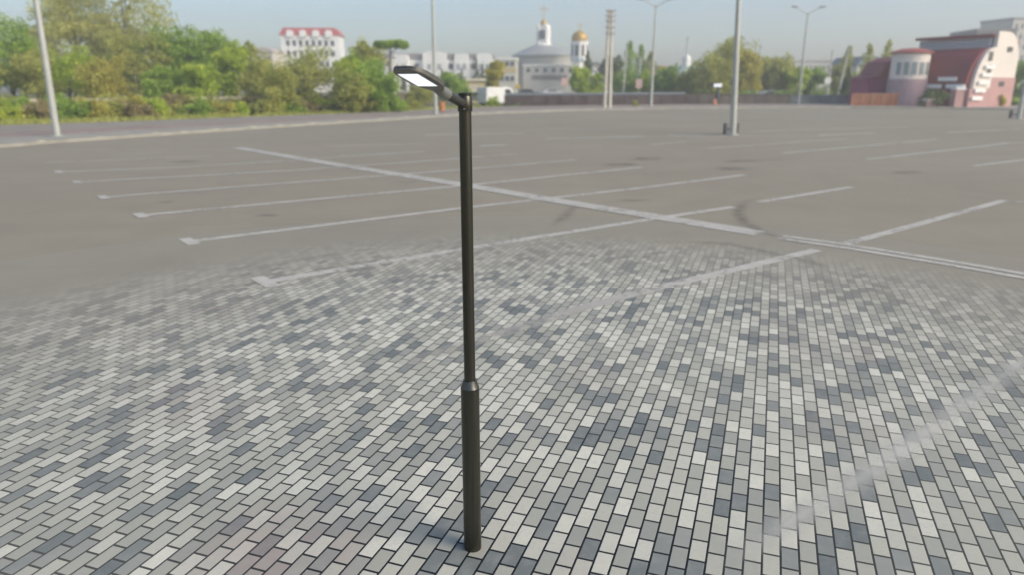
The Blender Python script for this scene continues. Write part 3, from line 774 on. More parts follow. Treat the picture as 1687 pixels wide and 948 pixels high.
T('dark hedge bush behind the fence left of the tall lamp post', 1160, 104, 149, 50, 'dark', 'bush', cat='bush', name='bush', group=GM)
T('small yellow-green shrub in front of the brown fence', 1047, 87.5, 166, 9, 'lime', 'bush', cat='bush', name='bush', group=GM, dens=.3)
T('yellow-green shrub at the foot of the slim birch', 812, 88, 164, 24, 'lime', 'bush', cat='bush', name='bush', group=GM, dens=.5)
T('low green shrub right of the slim birch', 845, 88, 170, 30, 'green', 'bush', cat='bush', name='bush', group=GM, dens=.5)
T('yellow flowering shrub right of the pink building', 1650, 86, 158, 16, 'yellow', 'bush', cat='bush', name='bush', group=GM, dens=.5)
T('low green hedge at the right end of the far kerb', 1672, 92, 161, 36, 'green', 'bush', cat='bush', name='bush', group=GM, dens=.7)
T('dim green shrub in the gap between the orange fence and the pink gate pillar', 1540, 84, 146, 40, 'dark', 'bush', cat='bush', name='bush', group=GM, dens=.8)
# little firs before the white row
for i, (px, yt) in enumerate([(664, 112), (678, 110), (716, 116), (728, 112), (742, 118), (760, 112), (785, 96), (795, 104)]):
    T(['small dark fir at the left end of the white row of houses', 'small dark fir directly above the bronze lamp head', 'small dark fir left of the thin grey lamp post by the white row', 'small dark fir right of the thin grey lamp post by the white row',
       'shortest dark fir before the white row', 'dark fir left of the yellow kiosk', 'taller dark fir at the right end of the white row', 'dark fir beside the slim birch'][i], px, 165, yt, 13 if i < 6 else 20, 'dark', 'conifer', group='small firs before the white row of houses', name='conifer', dens=.35)
# distant wood behind everything
D = ([], [])
for i in range(150):
    px = -150+i*13.5+random.uniform(-5, 5); Y = random.uniform(330, 420); X, z = ray(px, random.uniform(116, 125), Y)
    z = z if px < 650 or px > 1000 else z*.8
    leaves(D, (X, Y, z*.5), 6, 5, z*.5, 190, 1.3, .6)
o = leaf_mesh('distant_woodland', D, LEAF['olive'], None); tag(o, 'hazy belt of distant trees along the horizon', 'woodland', kind='stuff')
# grass along the bank and beyond the fences
D = ([], [])
for i in range(9000):
    f = random.random(); k = f*7.99; a = int(k); fr = k-a
    p = BACK[a].lerp(BACK[a+1], fr); q = (BACK[a]-KERB[a]).normalized()*random.uniform(.1, 5.5)
    P = p+q; s = random.uniform(.12, .38); an = random.uniform(0, PI); dx, dy = math.cos(an)*.09, math.sin(an)*.09; i0 = len(D[0])
    D[0].extend([Vector((P.x-dx, P.y-dy, -.06)), Vector((P.x+dx, P.y+dy, -.06)), Vector((P.x+random.uniform(-.15, .15), P.y, s))]); D[1].append((i0, i0+1, i0+2))
o = leaf_mesh('grass', D, LEAF['olive'], None); tag(o, 'rough grass growing along the back of the sidewalk', 'grass', kind='stuff')

# ------------------------------------------------------------------ buildings
def windows(t, parent, xs, zs, w, h, y, face='front', m=GLASS, frame=None):
    for x in xs:
        for z in zs:
            bm = bmesh.new(); box(bm, x-w/2-.12, x+w/2+.12, y-.06, y+.02, z-.12, z+h+.12); wf = build('window', bm, frame or mat('window frame', (.6, .6, .58), .6), parent)
            bm = bmesh.new(); box(bm, x-w/2, x+w/2, y-.09, y-.062, z, z+h); build('pane', bm, m, wf)
WHT = mat('white render', (.86, .85, .82), .85, var=.06, scale=.3); RED = mat('red roof', (.50, .10, .085), .7, var=.15, scale=.4)
PALEG = mat('curtained window', (.38, .39, .40), .3)
GRR = mat('grey brown roof', (.27, .25, .235), .8, var=.15, scale=.3)
# white building with red mansard roof
Y = 255.0; xa, _ = ray(464, 70, Y); xb, _ = ray(558, 70, Y); wd = xb-xa; ze = ray(500, 57, Y)[1]; zr = ray(500, 45, Y)[1]
t = thing('building', 'white multi-storey building with red mansard roof and arched dormers', 'building', ((xa+xb)/2, Y, -.06), R(6))
bm = bmesh.new(); box(bm, -wd/2, wd/2, 0, 14, 0, ze); build('wall', bm, WHT, t)
bm = bmesh.new(); prism(bm, [(-wd/2-.5, ze+.01), (wd/2+.5, ze+.01), (wd/2-1.2, zr), (-wd/2+1.2, zr)], -.4, 14.4); rf = build('roof', bm, RED, t)
for i in range(4):
    x = -wd/2+wd*(.17+.22*i); bm = bmesh.new(); r = 1.15; hh = zr-ze-1.4
    prism(bm, [(x-r, ze-.6), (x+r, ze-.6), (x+r, ze+hh)]+[(x+r*math.cos(a*PI/8), ze+hh+r*.6*math.sin(a*PI/8)) for a in range(1, 8)]+[(x-r, ze+hh)], -.8, .5); build('dormer', bm, WHT, rf)
windows(t, t, [-wd/2+wd*(.12+.109*i) for i in range(8)], [ze-3.4, ze-6.8, ze-10.2, ze-13.6], 1.1, 1.7, -.0)
# low cream building left of it
Y = 240.0; xa, _ = ray(418, 85, Y); xb, _ = ray(449, 85, Y); z1 = ray(430, 80, Y)[1]; wd = xb-xa
t = thing('building', 'low cream building left of the white building with red roof', 'building', ((xa+xb)/2, Y, -.06), R(-4))
bm = bmesh.new(); box(bm, -wd/2, wd/2, 0, 10, 0, z1-1); build('wall', bm, mat('cream render', (.60, .55, .46), .85), t)
bm = bmesh.new(); prism(bm, [(-wd/2-.4, z1-.99), (wd/2+.4, z1-.99), (wd/2, z1-.3), (0, z1+.6), (-wd/2, z1-.3)], -.4, 10.4); build('roof', bm, mat('light roof', (.5, .44, .38), .8), t)
windows(t, t, [-wd/4, wd/4], [z1-3.4], 1.6, 1.2, 0.0)
# long white row of houses
Y = 205.0; X0, _ = ray(648, 105, Y); X1, _ = ray(812, 108, Y); wd = X1-X0
zw = ray(700, 98, Y)[1]; zt_ = ray(700, 85, Y)[1]; s = wd/164
t = thing('building', 'long white row of houses with tall bays and grey roof strips behind the bronze lamp', 'building', (X0, Y, -.06), R(-1.5))
bm = bmesh.new(); box(bm, 0, wd, 0, 12, 0, zw); build('wall', bm, WHT, t)
bm = bmesh.new(); prism(bm, [(0, zw+.01), (wd, zw+.01), (wd, zt_-.5), (0, zt_-.3)], .5, 11); build('roof', bm, GRR, t)
for (a, b_, zz) in ((0, 26, zt_-.6), (50, 88, zt_+.1), (102, 124, zt_-.5), (138, 163, zt_-.4)):
    bm = bmesh.new(); m_ = (a+b_)/2*s; prism(bm, [(a*s, 0), (b_*s, 0), (b_*s, zz-.5), (m_+1.6, zz), (m_-1.6, zz), (a*s, zz-.5)], -1.6, .49); bay = build('bay', bm, WHT, t)
    for fx in (.28, .72):
        for z in (zw-2.6, zw-5.8):
            bm = bmesh.new(); x = (a+(b_-a)*fx)*s; box(bm, x-.5, x+.5, -1.66, -1.58, z, z+1.5); build('window', bm, PALEG, bay)
for a in (38, 95, 131):
    for z in (zw-2.4, zw-5.6):
        bm = bmesh.new(); x = a*s; box(bm, x-.6, x+.6, -.07, .01, z, z+1.4); build('window', bm, GLASS, t)
# smaller pale house left of the row
Y = 190.0; xa, _ = ray(606, 100, Y); xb, _ = ray(646, 100, Y); z1 = ray(630, 93, Y)[1]; wd = xb-xa
t = thing('house', 'small pale house half hidden behind the willow, left of the white row', 'house', ((xa+xb)/2, Y, -.06), R(3))
bm = bmesh.new(); box(bm, -wd/2, wd/2, 0, 8, 0, z1); build('wall', bm, mat('grey white render', (.52, .51, .48), .85), t)
bm = bmesh.new(); prism(bm, [(-wd/2-.3, z1+.01), (wd/2+.3, z1+.01), (wd/2-.8, z1+.9), (-wd/2+.8, z1+.9)], -.3, 8.3); build('roof', bm, GRR, t)
windows(t, t, [-wd*.3, 0, wd*.3], [z1-2.2], 1, 1.2, 0.0)
# ground floor walls and terrace left of centre
Y = 104.0; xa, _ = ray(652, 150, Y); xb, _ = ray(712, 150, Y); z1 = ray(680, 150, Y)[1]; wd = xb-xa
t = thing('retaining_wall', 'tan terrace wall with pale top between the hanging willow and the thin grey lamp post', 'wall', ((xa+xb)/2, Y, -.06), R(-6))
bm = bmesh.new(); box(bm, -wd/2, wd/2, 0, .6, 0, z1-.2); build('wall_face', bm, mat('tan stone', (.30, .25, .19), .9, var=.3, scale=.8), t)
bm = bmesh.new(); box(bm, -wd/2-.1, wd/2+.1, -.08, .7, z1-.198, z1+.15); build('coping', bm, mat('pale coping stone', (.5, .46, .38), .9), t)
# yellow kiosk
Y = 112.0; xa, _ = ray(766, 140, Y); xb, _ = ray(798, 140, Y); z1 = ray(780, 128, Y)[1]; wd = xb-xa
t = thing('kiosk', 'pale yellow kiosk with cream roof right of the bronze lamp arm', 'kiosk', ((xa+xb)/2, Y, -.06), R(5))
bm = bmesh.new(); box(bm, -wd/2, wd/2, 0, 2.2, 0, z1-.4, .03); build('wall', bm, mat('kiosk yellow', (.60, .50, .24), .7), t)
bm = bmesh.new(); box(bm, -wd/2-.25, wd/2+.25, -.4, 2.5, z1-.398, z1, .04); build('roof', bm, mat('kiosk roof', (.62, .58, .46), .7), t)
bm = bmesh.new(); box(bm, -wd*.3, wd*.3, -.05, .01, 1.1, z1-.8); build('window', bm, mat('kiosk shutter', (.55, .5, .38), .6), t)
# cream building right of the birch
Y = 190.0; xa, _ = ray(820, 110, Y); xb, _ = ray(851, 110, Y); z1 = ray(835, 94, Y)[1]; wd = xb-xa
t = thing('building', 'cream building with ochre band between the birch and the round church', 'building', ((xa+xb)/2, Y, -.06), R(-3))
bm = bmesh.new(); box(bm, -wd/2, wd/2, 0, 8, 0, z1-.5); w_ = build('wall', bm, mat('cream stone', (.56, .55, .47), .85), t)
bm = bmesh.new(); box(bm, -wd/2-.2, wd/2+.2, -.2, 8.2, z1-.498, z1); build('roof', bm, WHT, t)
bm = bmesh.new(); box(bm, -wd/2+.02, wd/2-.02, -.07, -.003, z1-3.6, z1-2.4); build('band', bm, mat('ochre band', (.55, .44, .22), .8), t)
windows(t, t, [-wd*.28, 0, wd*.28], [z1-5.6, z1-2.0], .9, 1.1, -.05)
# round church
Y = 215.0; X, _ = ray(896, 100, Y); P = Y/F*.98
def zc(y): return ray(896, y, Y)[1]+.06
CH = mat('church stone', (.34, .34, .30), .85, var=.06, scale=.3); CHR = mat('church roof sheet', (.34, .355, .345), .6, var=.08, scale=.3); GOLD = mat('gilded metal', (.50, .33, .09), .5, .3)
t = thing('church', 'round grey church with conical roof and slim white tower topped in gold', 'church', (X, Y, -.06))
bm = bmesh.new(); lathe(bm, [(0, 0), (50*P, 0), (50*P, zc(93)), (0, zc(93))], 48); dr = build('drum', bm, CH, t, True, 30)
bm = bmesh.new(); lathe(bm, [(52*P, zc(93)+.02), (52*P, zc(91.5)), (42*P, zc(86)), (30*P, zc(80)), (17*P, zc(74.5)), (0, zc(74.5))], 48); build('roof', bm, CHR, t, True, 30)
bm = bmesh.new(); box(bm, -34*P, 48*P, -52*P, -30*P, 0, zc(109)); po = build('porch', bm, mat('porch stone', (.52, .51, .46), .85, var=.06), t)
bm = bmesh.new(); box(bm, -35*P, 49*P, -53*P, -29*P, zc(109)+.005, zc(107)); build('porch_roof', bm, WHT, po)
for i in range(6):
    x = (-26+i*13)*P; bm = bmesh.new(); r = 2.6*P
    prism(bm, [(x-r, zc(119)), (x+r, zc(119)), (x+r, zc(115.5))]+[(x+r*math.cos(a*PI/6), zc(115.5)+r*math.sin(a*PI/6)) for a in range(1, 6)]+[(x-r, zc(115.5))], -52*P-.12, -52*P+.05); build('window', bm, GLASS, po)
bm = bmesh.new(); box(bm, -20*P, 34*P, -52*P-.16, -52*P-.003, zc(131), zc(124)); build('arcade', bm, mat('painted arcade shade', (.20, .19, .17), .9), po)  # dark slab, the shade inside the arcade put into its colour
bm = bmesh.new(); lathe(bm, [(0, zc(75)), (13*P, zc(75)), (12*P, zc(72)), (9.6*P, zc(71)), (9.6*P, zc(42)), (10.2*P, zc(41)), (0, zc(40.5))], 8, -1*P, 0); tw = build('tower', bm, WHT, t)
for k in range(4):
    an = k*PI/2+.5; cx_ = math.cos(an)*8.5*P; cy_ = math.sin(an)*8.5*P
    bm = bmesh.new(); lathe(bm, [(0, zc(74)), (3.6*P, zc(74)), (3.6*P, zc(43)), (1.5*P, zc(40)), (0, zc(38))], 12, cx_-1*P, cy_); build('turret', bm, WHT, tw, True, 30)
for k in range(3):
    bm = bmesh.new(); x = (-5+k*5)*P-1*P; box(bm, x-.35, x+.35, -9.3*P-.15, -9.2*P, zc(64), zc(50)); build('window', bm, GLASS, tw)
bm = bmesh.new(); lathe(bm, [(5.2*P, zc(41)), (5.6*P, zc(38)), (4.6*P, zc(35)), (1.6*P, zc(32)), (.8*P, zc(30)), (.5*P, zc(24)), (0, zc(23))], 20, -1*P, 0); gd = build('dome', bm, GOLD, t, True)
bm = bmesh.new(); box(bm, -1*P-.16, -1*P+.16, -.16, .16, zc(25), zc(8)); box(bm, -1*P-1.4, -1*P+1.4, -.13, .13, zc(15), zc(13)); build('cross', bm, mat('pale gold cross', (.6, .5, .35), .5), gd)
# bell tower
Y = 200.0; X, _ = ray(954, 95, Y); P = Y/F*.98
def zc(y): return ray(954, y, Y)[1]+.06
t = thing('bell_tower', 'white bell tower with a golden onion dome right of the round church', 'church tower', (X, Y, -.06))
bm = bmesh.new(); lathe(bm, [(0, 0), (11*P, 0), (11*P, zc(102)), (13.5*P, zc(100)), (13.5*P, zc(70)), (14.5*P, zc(69)), (14.5*P, zc(67.5)), (0, zc(67.5))], 8); sh = build('shaft', bm, WHT, t)
for k in range(8):
    an = k*PI/4+PI/8; cx_, cy_ = math.cos(an)*12.6*P, math.sin(an)*12.6*P
    bm = bmesh.new(); box(bm, -.35, .35, -.12, .12, zc(92), zc(74)); bmesh.ops.rotate(bm, verts=bm.verts, matrix=Matrix.Rotation(an+PI/2, 3, 'Z')); bmesh.ops.translate(bm, verts=bm.verts, vec=(cx_, cy_, 0)); build('belfry_opening', bm, GLASS, sh)
bm = bmesh.new(); box(bm, -6*P, 6*P, -11*P-.3, -10.9*P, zc(100), zc(95)); build('panel', bm, mat('blue mosaic', (.22, .36, .45), .6), sh)
bm = bmesh.new(); lathe(bm, [(10.5*P, zc(68)), (12.8*P, zc(65)), (13*P, zc(62)), (11.5*P, zc(57)), (8*P, zc(53)), (3.4*P, zc(50.5)), (.9*P, zc(48.5)), (.5*P, zc(46)), (0, zc(46))], 28); dm = build('dome', bm, GOLD, t, True)
bm = bmesh.new(); box(bm, -.13, .13, -.13, .13, zc(47), zc(38)); box(bm, -.8, .8, -.1, .1, zc(42.5), zc(41)); build('cross', bm, mat('pale gold cross', (.6, .5, .35), .5), dm)
# small houses and blocks in the distance
def block(name, label, x0, x1, yt, Y, m, roof_m, rz=0, nwx=4, nwz=2, depth=10, gable=0.0, cat='building'):
    xa, _ = ray(x0, yt+8, Y); xb, _ = ray(x1, yt+8, Y); z1 = ray((x0+x1)/2, yt, Y)[1]; wd = xb-xa
    t = thing(name, label, cat, ((xa+xb)/2, Y, -.06), R(rz))
    ze = z1-max(.6, gable)
    bm = bmesh.new(); box(bm, -wd/2, wd/2, 0, depth, 0, ze); build('wall', bm, m, t)
    bm = bmesh.new()
    if gable: prism(bm, [(-wd/2-.5, ze+.01), (wd/2+.5, ze+.01), (wd/2-1, z1), (-wd/2+1, z1)], -.5, depth+.5)
    else: box(bm, -wd/2-.2, wd/2+.2, -.2, depth+.2, ze+.005, z1)
    build('roof', bm, roof_m, t)
    windows(t, t, [-wd/2+wd*(i+.7)/(nwx+.4) for i in range(nwx)], [ze-2.6-3.0*k for k in range(nwz)], min(1.3, wd/nwx*.4), 1.4, 0.0)
    return t
CRM = mat('far cream wall', (.55, .52, .46), .85); CON = mat('grey concrete wall', (.24, .25, .26), .85, var=.1, scale=.1); TIL = mat('orange tile roof', (.52, .27, .17), .8)
block('house', 'house with orange tiled roof right of the double-armed lamp post', 1080, 1101, 107, 190, CRM, TIL, 4, 3, 1, gable=2.0, cat='house')
block('house', 'small cream house beside the dark conifer right of the bell tower', 978, 990, 101, 180, WHT, GRR, 2, 2, 1, gable=.8, cat='house')
t = block('chapel', 'small cream chapel with green roof and white turret left of the big olive tree', 1119, 1147, 108, 210, CRM, mat('green roof', (.28, .42, .36), .7), 3, 3, 1, gable=1.5, cat='chapel')
bm = bmesh.new(); z_ = ray(1136, 108, 210)[1]; zt2 = ray(1136, 90, 210)[1]; lathe(bm, [(0, z_-.5), (1.2, z_-.5), (1.2, zt2-.6), (.9, zt2-.2), (0, zt2+.6)], 12, .6, 4); build('turret', bm, WHT, t, True, 30)
block('apartment_block', 'long pale apartment block behind the pale green trees', 1305, 1402, 99, 300, mat('pale panel wall', (.56, .54, .48), .85, var=.1, scale=.1), GRR, -3, 14, 3)
block('apartment_block', 'taller pale stair tower of flats left of the long apartment block', 1292, 1306, 93, 295, CRM, GRR, 0, 2, 3)
block('building', 'low building with a dark roof behind the yellowish trees', 1247, 1281, 97, 200, CON, mat('dark roof', (.10, .11, .13), .7), -4, 4, 1, gable=1.0)
block('building', 'pavilion with a dark flat roof behind the poplars left of the pink building', 1412, 1452, 92, 160, CRM, mat('slate roof', (.14, .17, .19), .6), 6, 5, 2, gable=1.8)
block('apartment_block', 'dark grey apartment block rising behind the pink building', 1612, 1672, 46, 175, CON, GRR, -8, 6, 6, depth=14)
block('apartment_block', 'cream high-rise block at the right edge behind the grey apartment block', 1668, 1730, 28, 230, CRM, GRR, 5, 6, 7, depth=14)
block('building', 'pale building showing between the orange roof house and the chapel', 1098, 1122, 108, 240, CRM, GRR, 0, 3, 1)

# ---- pink vaulted building
a = Vector((*[ray(1474, 140, 92)[0], 92], 0)); b = Vector((*[ray(1590, 140, 84)[0], 84], 0))
ax = (b-a).normalized(); LEN = (b-a).length; an = math.atan2(ax.y, ax.x)
# local frame: X along the axis (towards the right gable), Y away from the camera
PK = mat('rose pink render', (.50, .30, .28), .85, var=.08, scale=.4); CRW = mat('cream white render', (.76, .69, .62), .8, var=.05, scale=.4)
MAG = mat('magenta red wall', (.26, .05, .08), .8, var=.15, scale=.5); DRF = mat('dark red roof', (.22, .035, .032), .6, var=.12, scale=.5); LIL = mat('lilac render', (.42, .29, .31), .85); GRW = mat('clerestory render', (.55, .53, .56), .85)
zr_ = ray(1622, 54, 86)[1]
t = thing('vaulted_building', 'pink and cream building with dark red barrel roof, round turret and stepped gable', 'building', (a.x, a.y, -.06), an)
aisle = 3.5; total = 7.8; ze = 2.5; zk = ray(1600, 77, 86)[1]; zcl = zr_
def yz_prism(poly, x0, x1):                # polygon in (y,z) pushed along x
    bm = bmesh.new()
    A_ = [bm.verts.new((x0, y, z)) for y, z in poly]; B_ = [bm.verts.new((x1, y, z)) for y, z in poly]
    bm.faces.new(A_); bm.faces.new(B_[::-1]); n_ = len(A_)
    for i in range(n_): bm.faces.new((A_[i], A_[(i+1) % n_], B_[(i+1) % n_], B_[i]))
    bmesh.ops.recalc_face_normals(bm, faces=bm.faces); return bm
build('aisle_wall', yz_prism([(0, 0), (aisle, 0), (aisle, ze), (0, ze)], 0, LEN), MAG, t)
arc = [(aisle-(aisle+.2)*math.cos(q*PI/2/12), ze+.01+(zk-ze)*math.sin(q*PI/2/12)) for q in range(13)]
rf = build('barrel_roof', yz_prism(arc+[(aisle, ze+.01)], -.2, LEN+.2), DRF, t, True, 30)
build('nave_wall', yz_prism([(aisle+.005, 0), (total, 0), (total, zcl-1.2), (aisle+.005, zcl-.4)], 0, LEN), GRW, t)
build('nave_roof', yz_prism([(aisle-.5, zcl-.39), (aisle+1.8, zcl-.25), (total+.3, zcl-1.1), (total+.3, zcl-.8), (aisle+1.9, zcl+.1), (aisle-.5, zcl-.05)], -.3, LEN+.3), DRF, t)
for k in range(6):
    bm = bmesh.new(); x = LEN*(k+.6)/6.4; box(bm, x-.7, x+.7, aisle-.03, aisle+.003, zk+.25, zcl-.65); build('window', bm, mat('frosted clerestory glass', (.36, .38, .42), .3), t)
# gable end slab with round shoulders
gx = LEN+.22
shoulder = [(total-2.6+2.6*math.sin(q*PI/2/8), zcl-2.9+3.1*math.cos(q*PI/2/8)) for q in range(9)]
build('gable_upper', yz_prism([(aisle, ze+.9), (aisle, zcl+.2)]+shoulder+[(total, ze+.9)], gx, gx+.45), CRW, t)
build('gable_lower', yz_prism([(aisle, 0), (aisle, ze+.895), (total+.1, ze+.895), (total+.1, 0)], gx, gx+.5), PK, t)
# stepped aisle gable: pink base, cream arch and cream bands
arc2 = [(aisle-.005-(aisle-.4)*math.cos(q*PI/2/10), ze-.3+(zk+.3-ze)*math.sin(q*PI/2/10)) for q in range(11)]
build('aisle_gable', yz_prism(arc2+[(aisle-.005, ze-.3)], gx+.02, gx+.47), CRW, t)
build('aisle_gable_base', yz_prism([(-.1, 0), (aisle-.005, 0), (aisle-.005, ze-.31), (-.1, ze-.31)], gx, gx+.49), PK, t)
for k in range(5):
    z = .9+k*.85; y0 = max(.15, .1+k*.40)
    bm = bmesh.new(); box(bm, gx+.49, gx+.75, y0, min(y0+1.9, 3.4), z, z+.42, .03); build('stone_band', bm, WHT, t)
for (yy, z) in ((2.6, zk-1.5), (2.7, zk-2.9)):
    bm = bmesh.new(); box(bm, gx+.44, gx+.52, yy-.35, yy+.35, z, z+1.0); build('window', bm, GLASS, t)
for (yy, z, w_) in ((5.9, 6.2, .45), (5.4, 2.4, .5)):
    bm = bmesh.new(); box(bm, gx+.44, gx+.53, yy-w_, yy+w_, z, z+.55); build('window', bm, GLASS, t)
for (x, z, w_) in ((LEN*.78, 3.0, 1.1), (LEN*.60, 2.2, 1.0), (LEN*.9, 2.2, 1.1)):
    bm = bmesh.new(); box(bm, x-w_, x+w_, -.45, -.3, z, z+.45); build('sign_panel', bm, WHT, t)
# turret
Yt = 89.0; xt, _ = ray(1497, 120, Yt); r_ = 27/F*Yt
zt1 = ray(1497, 88, Yt)[1]+.06; zt0 = ray(1497, 130, Yt)[1]+.06; ztt = ray(1497, 78.5, Yt)[1]+.06
inv = Matrix.Rotation(-an, 4, 'Z') @ Matrix.Translation((-a.x, -a.y, 0)); c_ = inv @ Vector((xt, Yt, 0))
bm = bmesh.new(); lathe(bm, [(0, zt0+.01), (r_, zt0+.01), (r_, zt1), (0, zt1)], 40, c_.x, c_.y); tu = build('turret', bm, CRW, t, True, 30)
bm = bmesh.new(); lathe(bm, [(0, 0), (r_+.12, 0), (r_+.12, zt0), (0, zt0)], 40, c_.x, c_.y); build('turret_base', bm, LIL, tu, True, 30)
bm = bmesh.new(); lathe(bm, [(r_+.3, zt1+.01), (r_+.3, zt1+.15), (r_*.6, ztt-.1), (0, ztt)], 40, c_.x, c_.y); build('turret_roof', bm, mat('red turret roof', (.34, .09, .07), .6), tu, True, 30)
for k in (-3, -2, -1, 0, 1):
    an2 = -an-PI/2+.2+k*.42; bm = bmesh.new(); box(bm, -.25, .25, -.06, .06, zt0+.5, zt0+1.9); bmesh.ops.rotate(bm, verts=bm.verts, matrix=Matrix.Rotation(an2+PI/2, 3, 'Z')); bmesh.ops.translate(bm, verts=bm.verts, vec=(c_.x+math.cos(an2)*r_, c_.y+math.sin(an2)*r_, 0)); build('window', bm, mat('turret glass', (.25, .3, .31), .3), tu)
# magenta side wing
Yw = 92.0; xa, _ = ray(1431, 140, Yw); xb, _ = ray(1472, 140, Yw); z1 = ray(1450, 128, Yw)[1]; wd = xb-xa
pm = inv @ Vector(((xa+xb)/2, Yw, 0))
bm = bmesh.new(); box(bm, -wd/2, wd/2, 0, 5, 0, z1); wg = build('side_wing', bm, mat('crimson wall', (.33, .055, .12), .8), t); wg.location = (pm.x, pm.y, 0); wg.rotation_euler = (0, 0, -an)
bm = bmesh.new(); prism(bm, [(-wd/2-.2, z1+.01), (wd/2+.2, z1+.01), (wd/2+.2, z1+2.6), (wd/2-1.2, z1+2.0), (-wd/2+1.2, z1+.5)], -.2, 5.2); build('wing_roof', bm, DRF, wg)
bm = bmesh.new(); box(bm, -.6, .6, -.08, .01, .6, 1.6); build('window', bm, WHT, wg)
# gate pillar and booth before it
for (x0, x1, yt, yb, lb, nm, cp) in ((1571, 1585, 143, 176, 'pink gate pillar with white cap before the stepped gable', 'gate_pillar', WHT), (1526, 1542, 161, 176, 'low pink pillar left of the gate pillar', 'gate_pillar', CRW)):
    g = G((x0+x1)/2, yb+1.5); Yp = g.y; w_ = (x1-x0)/F*Yp; z1 = ray(x0, yt, Yp)[1]
    t = thing(nm, lb, 'pillar', (g.x, g.y, .1))
    bm = bmesh.new(); box(bm, -w_/2, w_/2, 0, w_, 0, z1-.4, .02); build('shaft', bm, PK, t)
    bm = bmesh.new(); box(bm, -w_/2-.08, w_/2+.08, -.08, w_+.08, z1-.398, z1-.1, .03); build('cap', bm, cp, t)

# ------------------------------------------------------------------ vehicles
def car(px, Y, m, label, rz=0, van=False, z=.22):
    X, _ = ray(px, 150, Y)
    t = thing('parked_van' if van else 'parked_car', label, 'van' if van else 'car', (X, Y, z), R(rz), 'vehicles parked beyond the fence')
    L, Wd, Hh = (5.4, 2.0, 2.3) if van else (4.4, 1.75, 1.45)
    if van: pr = [(-L/2, .35), (L/2, .35), (L/2, 1.1), (L/2-.8, 1.3), (L/2-1.3, Hh-.1), (L/2-1.8, Hh), (-L/2+.1, Hh), (-L/2, Hh-.2)]
    else: pr = [(-L/2, .3), (L/2, .3), (L/2, .7), (L/2-.15, .85), (L/2-1.1, .95), (L/2-1.8, 1.38), (L/2-2.2, Hh), (-L/2+1.1, Hh), (-L/2+.35, 1.0), (-L/2, .9)]
    bm = bmesh.new(); prism(bm, pr, -Wd/2, Wd/2); bmesh.ops.bevel(bm, geom=list(bm.edges), offset=.06, segments=2, affect='EDGES'); build('body', bm, m, t, True)
    for s in (-1, 1):
        bm = bmesh.new()
        q = [(L/2-1.2, 1.25), (L/2-1.55, Hh-.25), (L/2-2.4, Hh-.25), (L/2-2.4, 1.25)] if van else [(L/2-1.35, .98), (L/2-1.95, 1.36), (-L/2+1.15, 1.36), (-L/2+.6, .98)]
        prism(bm, q, s*(Wd/2+.005)-.01, s*(Wd/2+.005)+.01); build('window', bm, GLASS, t)
        for x in (-L/2+.85, L/2-.85):
            bm = bmesh.new(); tube(bm, [(x, s*(Wd/2-.18), .32), (x, s*(Wd/2+.01), .32)], .32, 18); wh = build('wheel', bm, mat('tyre', (.03, .03, .03), .8), t)
            bm = bmesh.new(); tube(bm, [(x, s*(Wd/2-.1), .32), (x, s*(Wd/2+.02), .32)], .19, 12); build('rim', bm, STEEL, wh)
CW = mat('white car paint', (.75, .75, .74), .25); CC = mat('cream car paint', (.62, .58, .48), .3); CB = mat('silver car paint', (.42, .44, .46), .3, .4); CD = mat('dark car paint', (.06, .07, .08), .3)
car(821, 96, CW, 'white van parked at the slim birch left of the brown fence', 40, True, z=-.06)
car(912, 150, CW, 'white car roof showing over the brown fence below the round church', 4)
car(872, 146, CD, 'dark car beyond the left part of the brown fence', -5)
car(956, 148, CC, 'cream car beyond the brown fence below the bell tower', 0)
car(986, 152, CC, 'cream car just left of the twin concrete pole', 6)
car(1060, 150, CC, 'cream car beyond the fence below the pink and white notice board', 0)
car(1085, 156, CW, 'white car beyond the fence right of the double-armed lamp post', 5)
car(1108, 150, CB, 'silver car beyond the right part of the brown fence', -4)
car(1030, 158, CD, 'dark car beyond the fence right of the twin concrete pole', 0)
car(1270, 112, CB, 'silver car behind the low fence right of the yellow-tinged tree', 12)
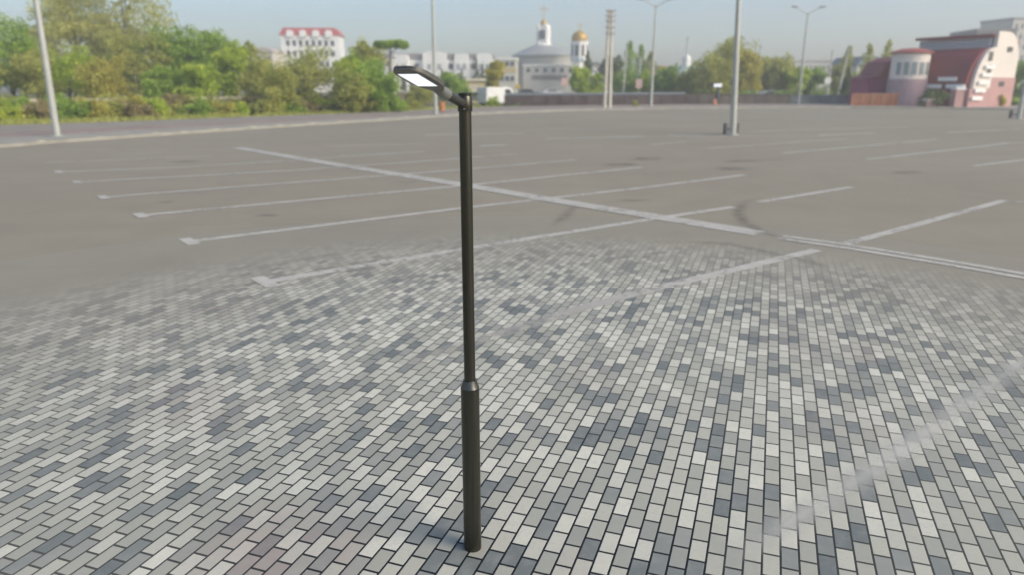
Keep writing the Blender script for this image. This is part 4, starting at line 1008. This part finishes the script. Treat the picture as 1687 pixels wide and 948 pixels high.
car(1288, 118, CW, 'white car behind the low fence below the broad pale green tree', 0)
car(566, 92, CW, 'white car glimpsed under the vivid green tree', 20, z=.0)
car(586, 96, CW, 'white car left of the hanging willow', 10, z=.0)
car(788, 97, CC, 'cream car below the yellow kiosk', 0)

# ------------------------------------------------------------------ air
bm = bmesh.new(); box(bm, -330, 330, -40, 500, -1.2, 45)
_b = NB('pale air'); _v = _b.n('ShaderNodeVolumePrincipled'); _v.inputs['Color'].default_value = (.97, .985, 1, 1); _v.inputs['Density'].default_value = .0018; _v.inputs['Anisotropy'].default_value = .2
_b.t.links.new(_v.outputs[0], _b.out.inputs['Volume'])
tag(build('haze', bm, _b.m), 'thin pale haze filling the air over the lot', 'haze', kind='stuff')
# ------------------------------------------------------------------ light
SUN_AZ = R(118)     # clockwise from +Y: from the right, slightly behind the camera
SUN_EL = R(32)
w = bpy.data.worlds.new('World'); S.world = w; w.use_nodes = True
nt = w.node_tree; nt.nodes.clear()
sky = nt.nodes.new('ShaderNodeTexSky'); sky.sky_type = 'NISHITA'; sky.sun_disc = False
sky.sun_elevation = SUN_EL; sky.sun_rotation = SUN_AZ; sky.air_density = 1.0; sky.dust_density = 2.0; sky.ozone_density = 1.6; sky.altitude = 100
bg = nt.nodes.new('ShaderNodeBackground'); bg.inputs[1].default_value = .15
wo = nt.nodes.new('ShaderNodeOutputWorld'); nt.links.new(sky.outputs[0], bg.inputs[0]); nt.links.new(bg.outputs[0], wo.inputs[0])
sl = bpy.data.lights.new('sun', 'SUN'); sl.energy = 2.7; sl.angle = R(36); sl.color = (1, .90, .74)
so = bpy.data.objects.new('sun', sl); COL.objects.link(so)
dv = Vector((math.sin(SUN_AZ)*math.cos(SUN_EL), math.cos(SUN_AZ)*math.cos(SUN_EL), math.sin(SUN_EL)))
so.rotation_euler = dv.to_track_quat('Z', 'Y').to_euler()
S.view_settings.view_transform = 'Standard'; S.view_settings.look = 'None'; S.view_settings.exposure = 0.35; S.view_settings.gamma = 1.0
S.render.engine = 'CYCLES'
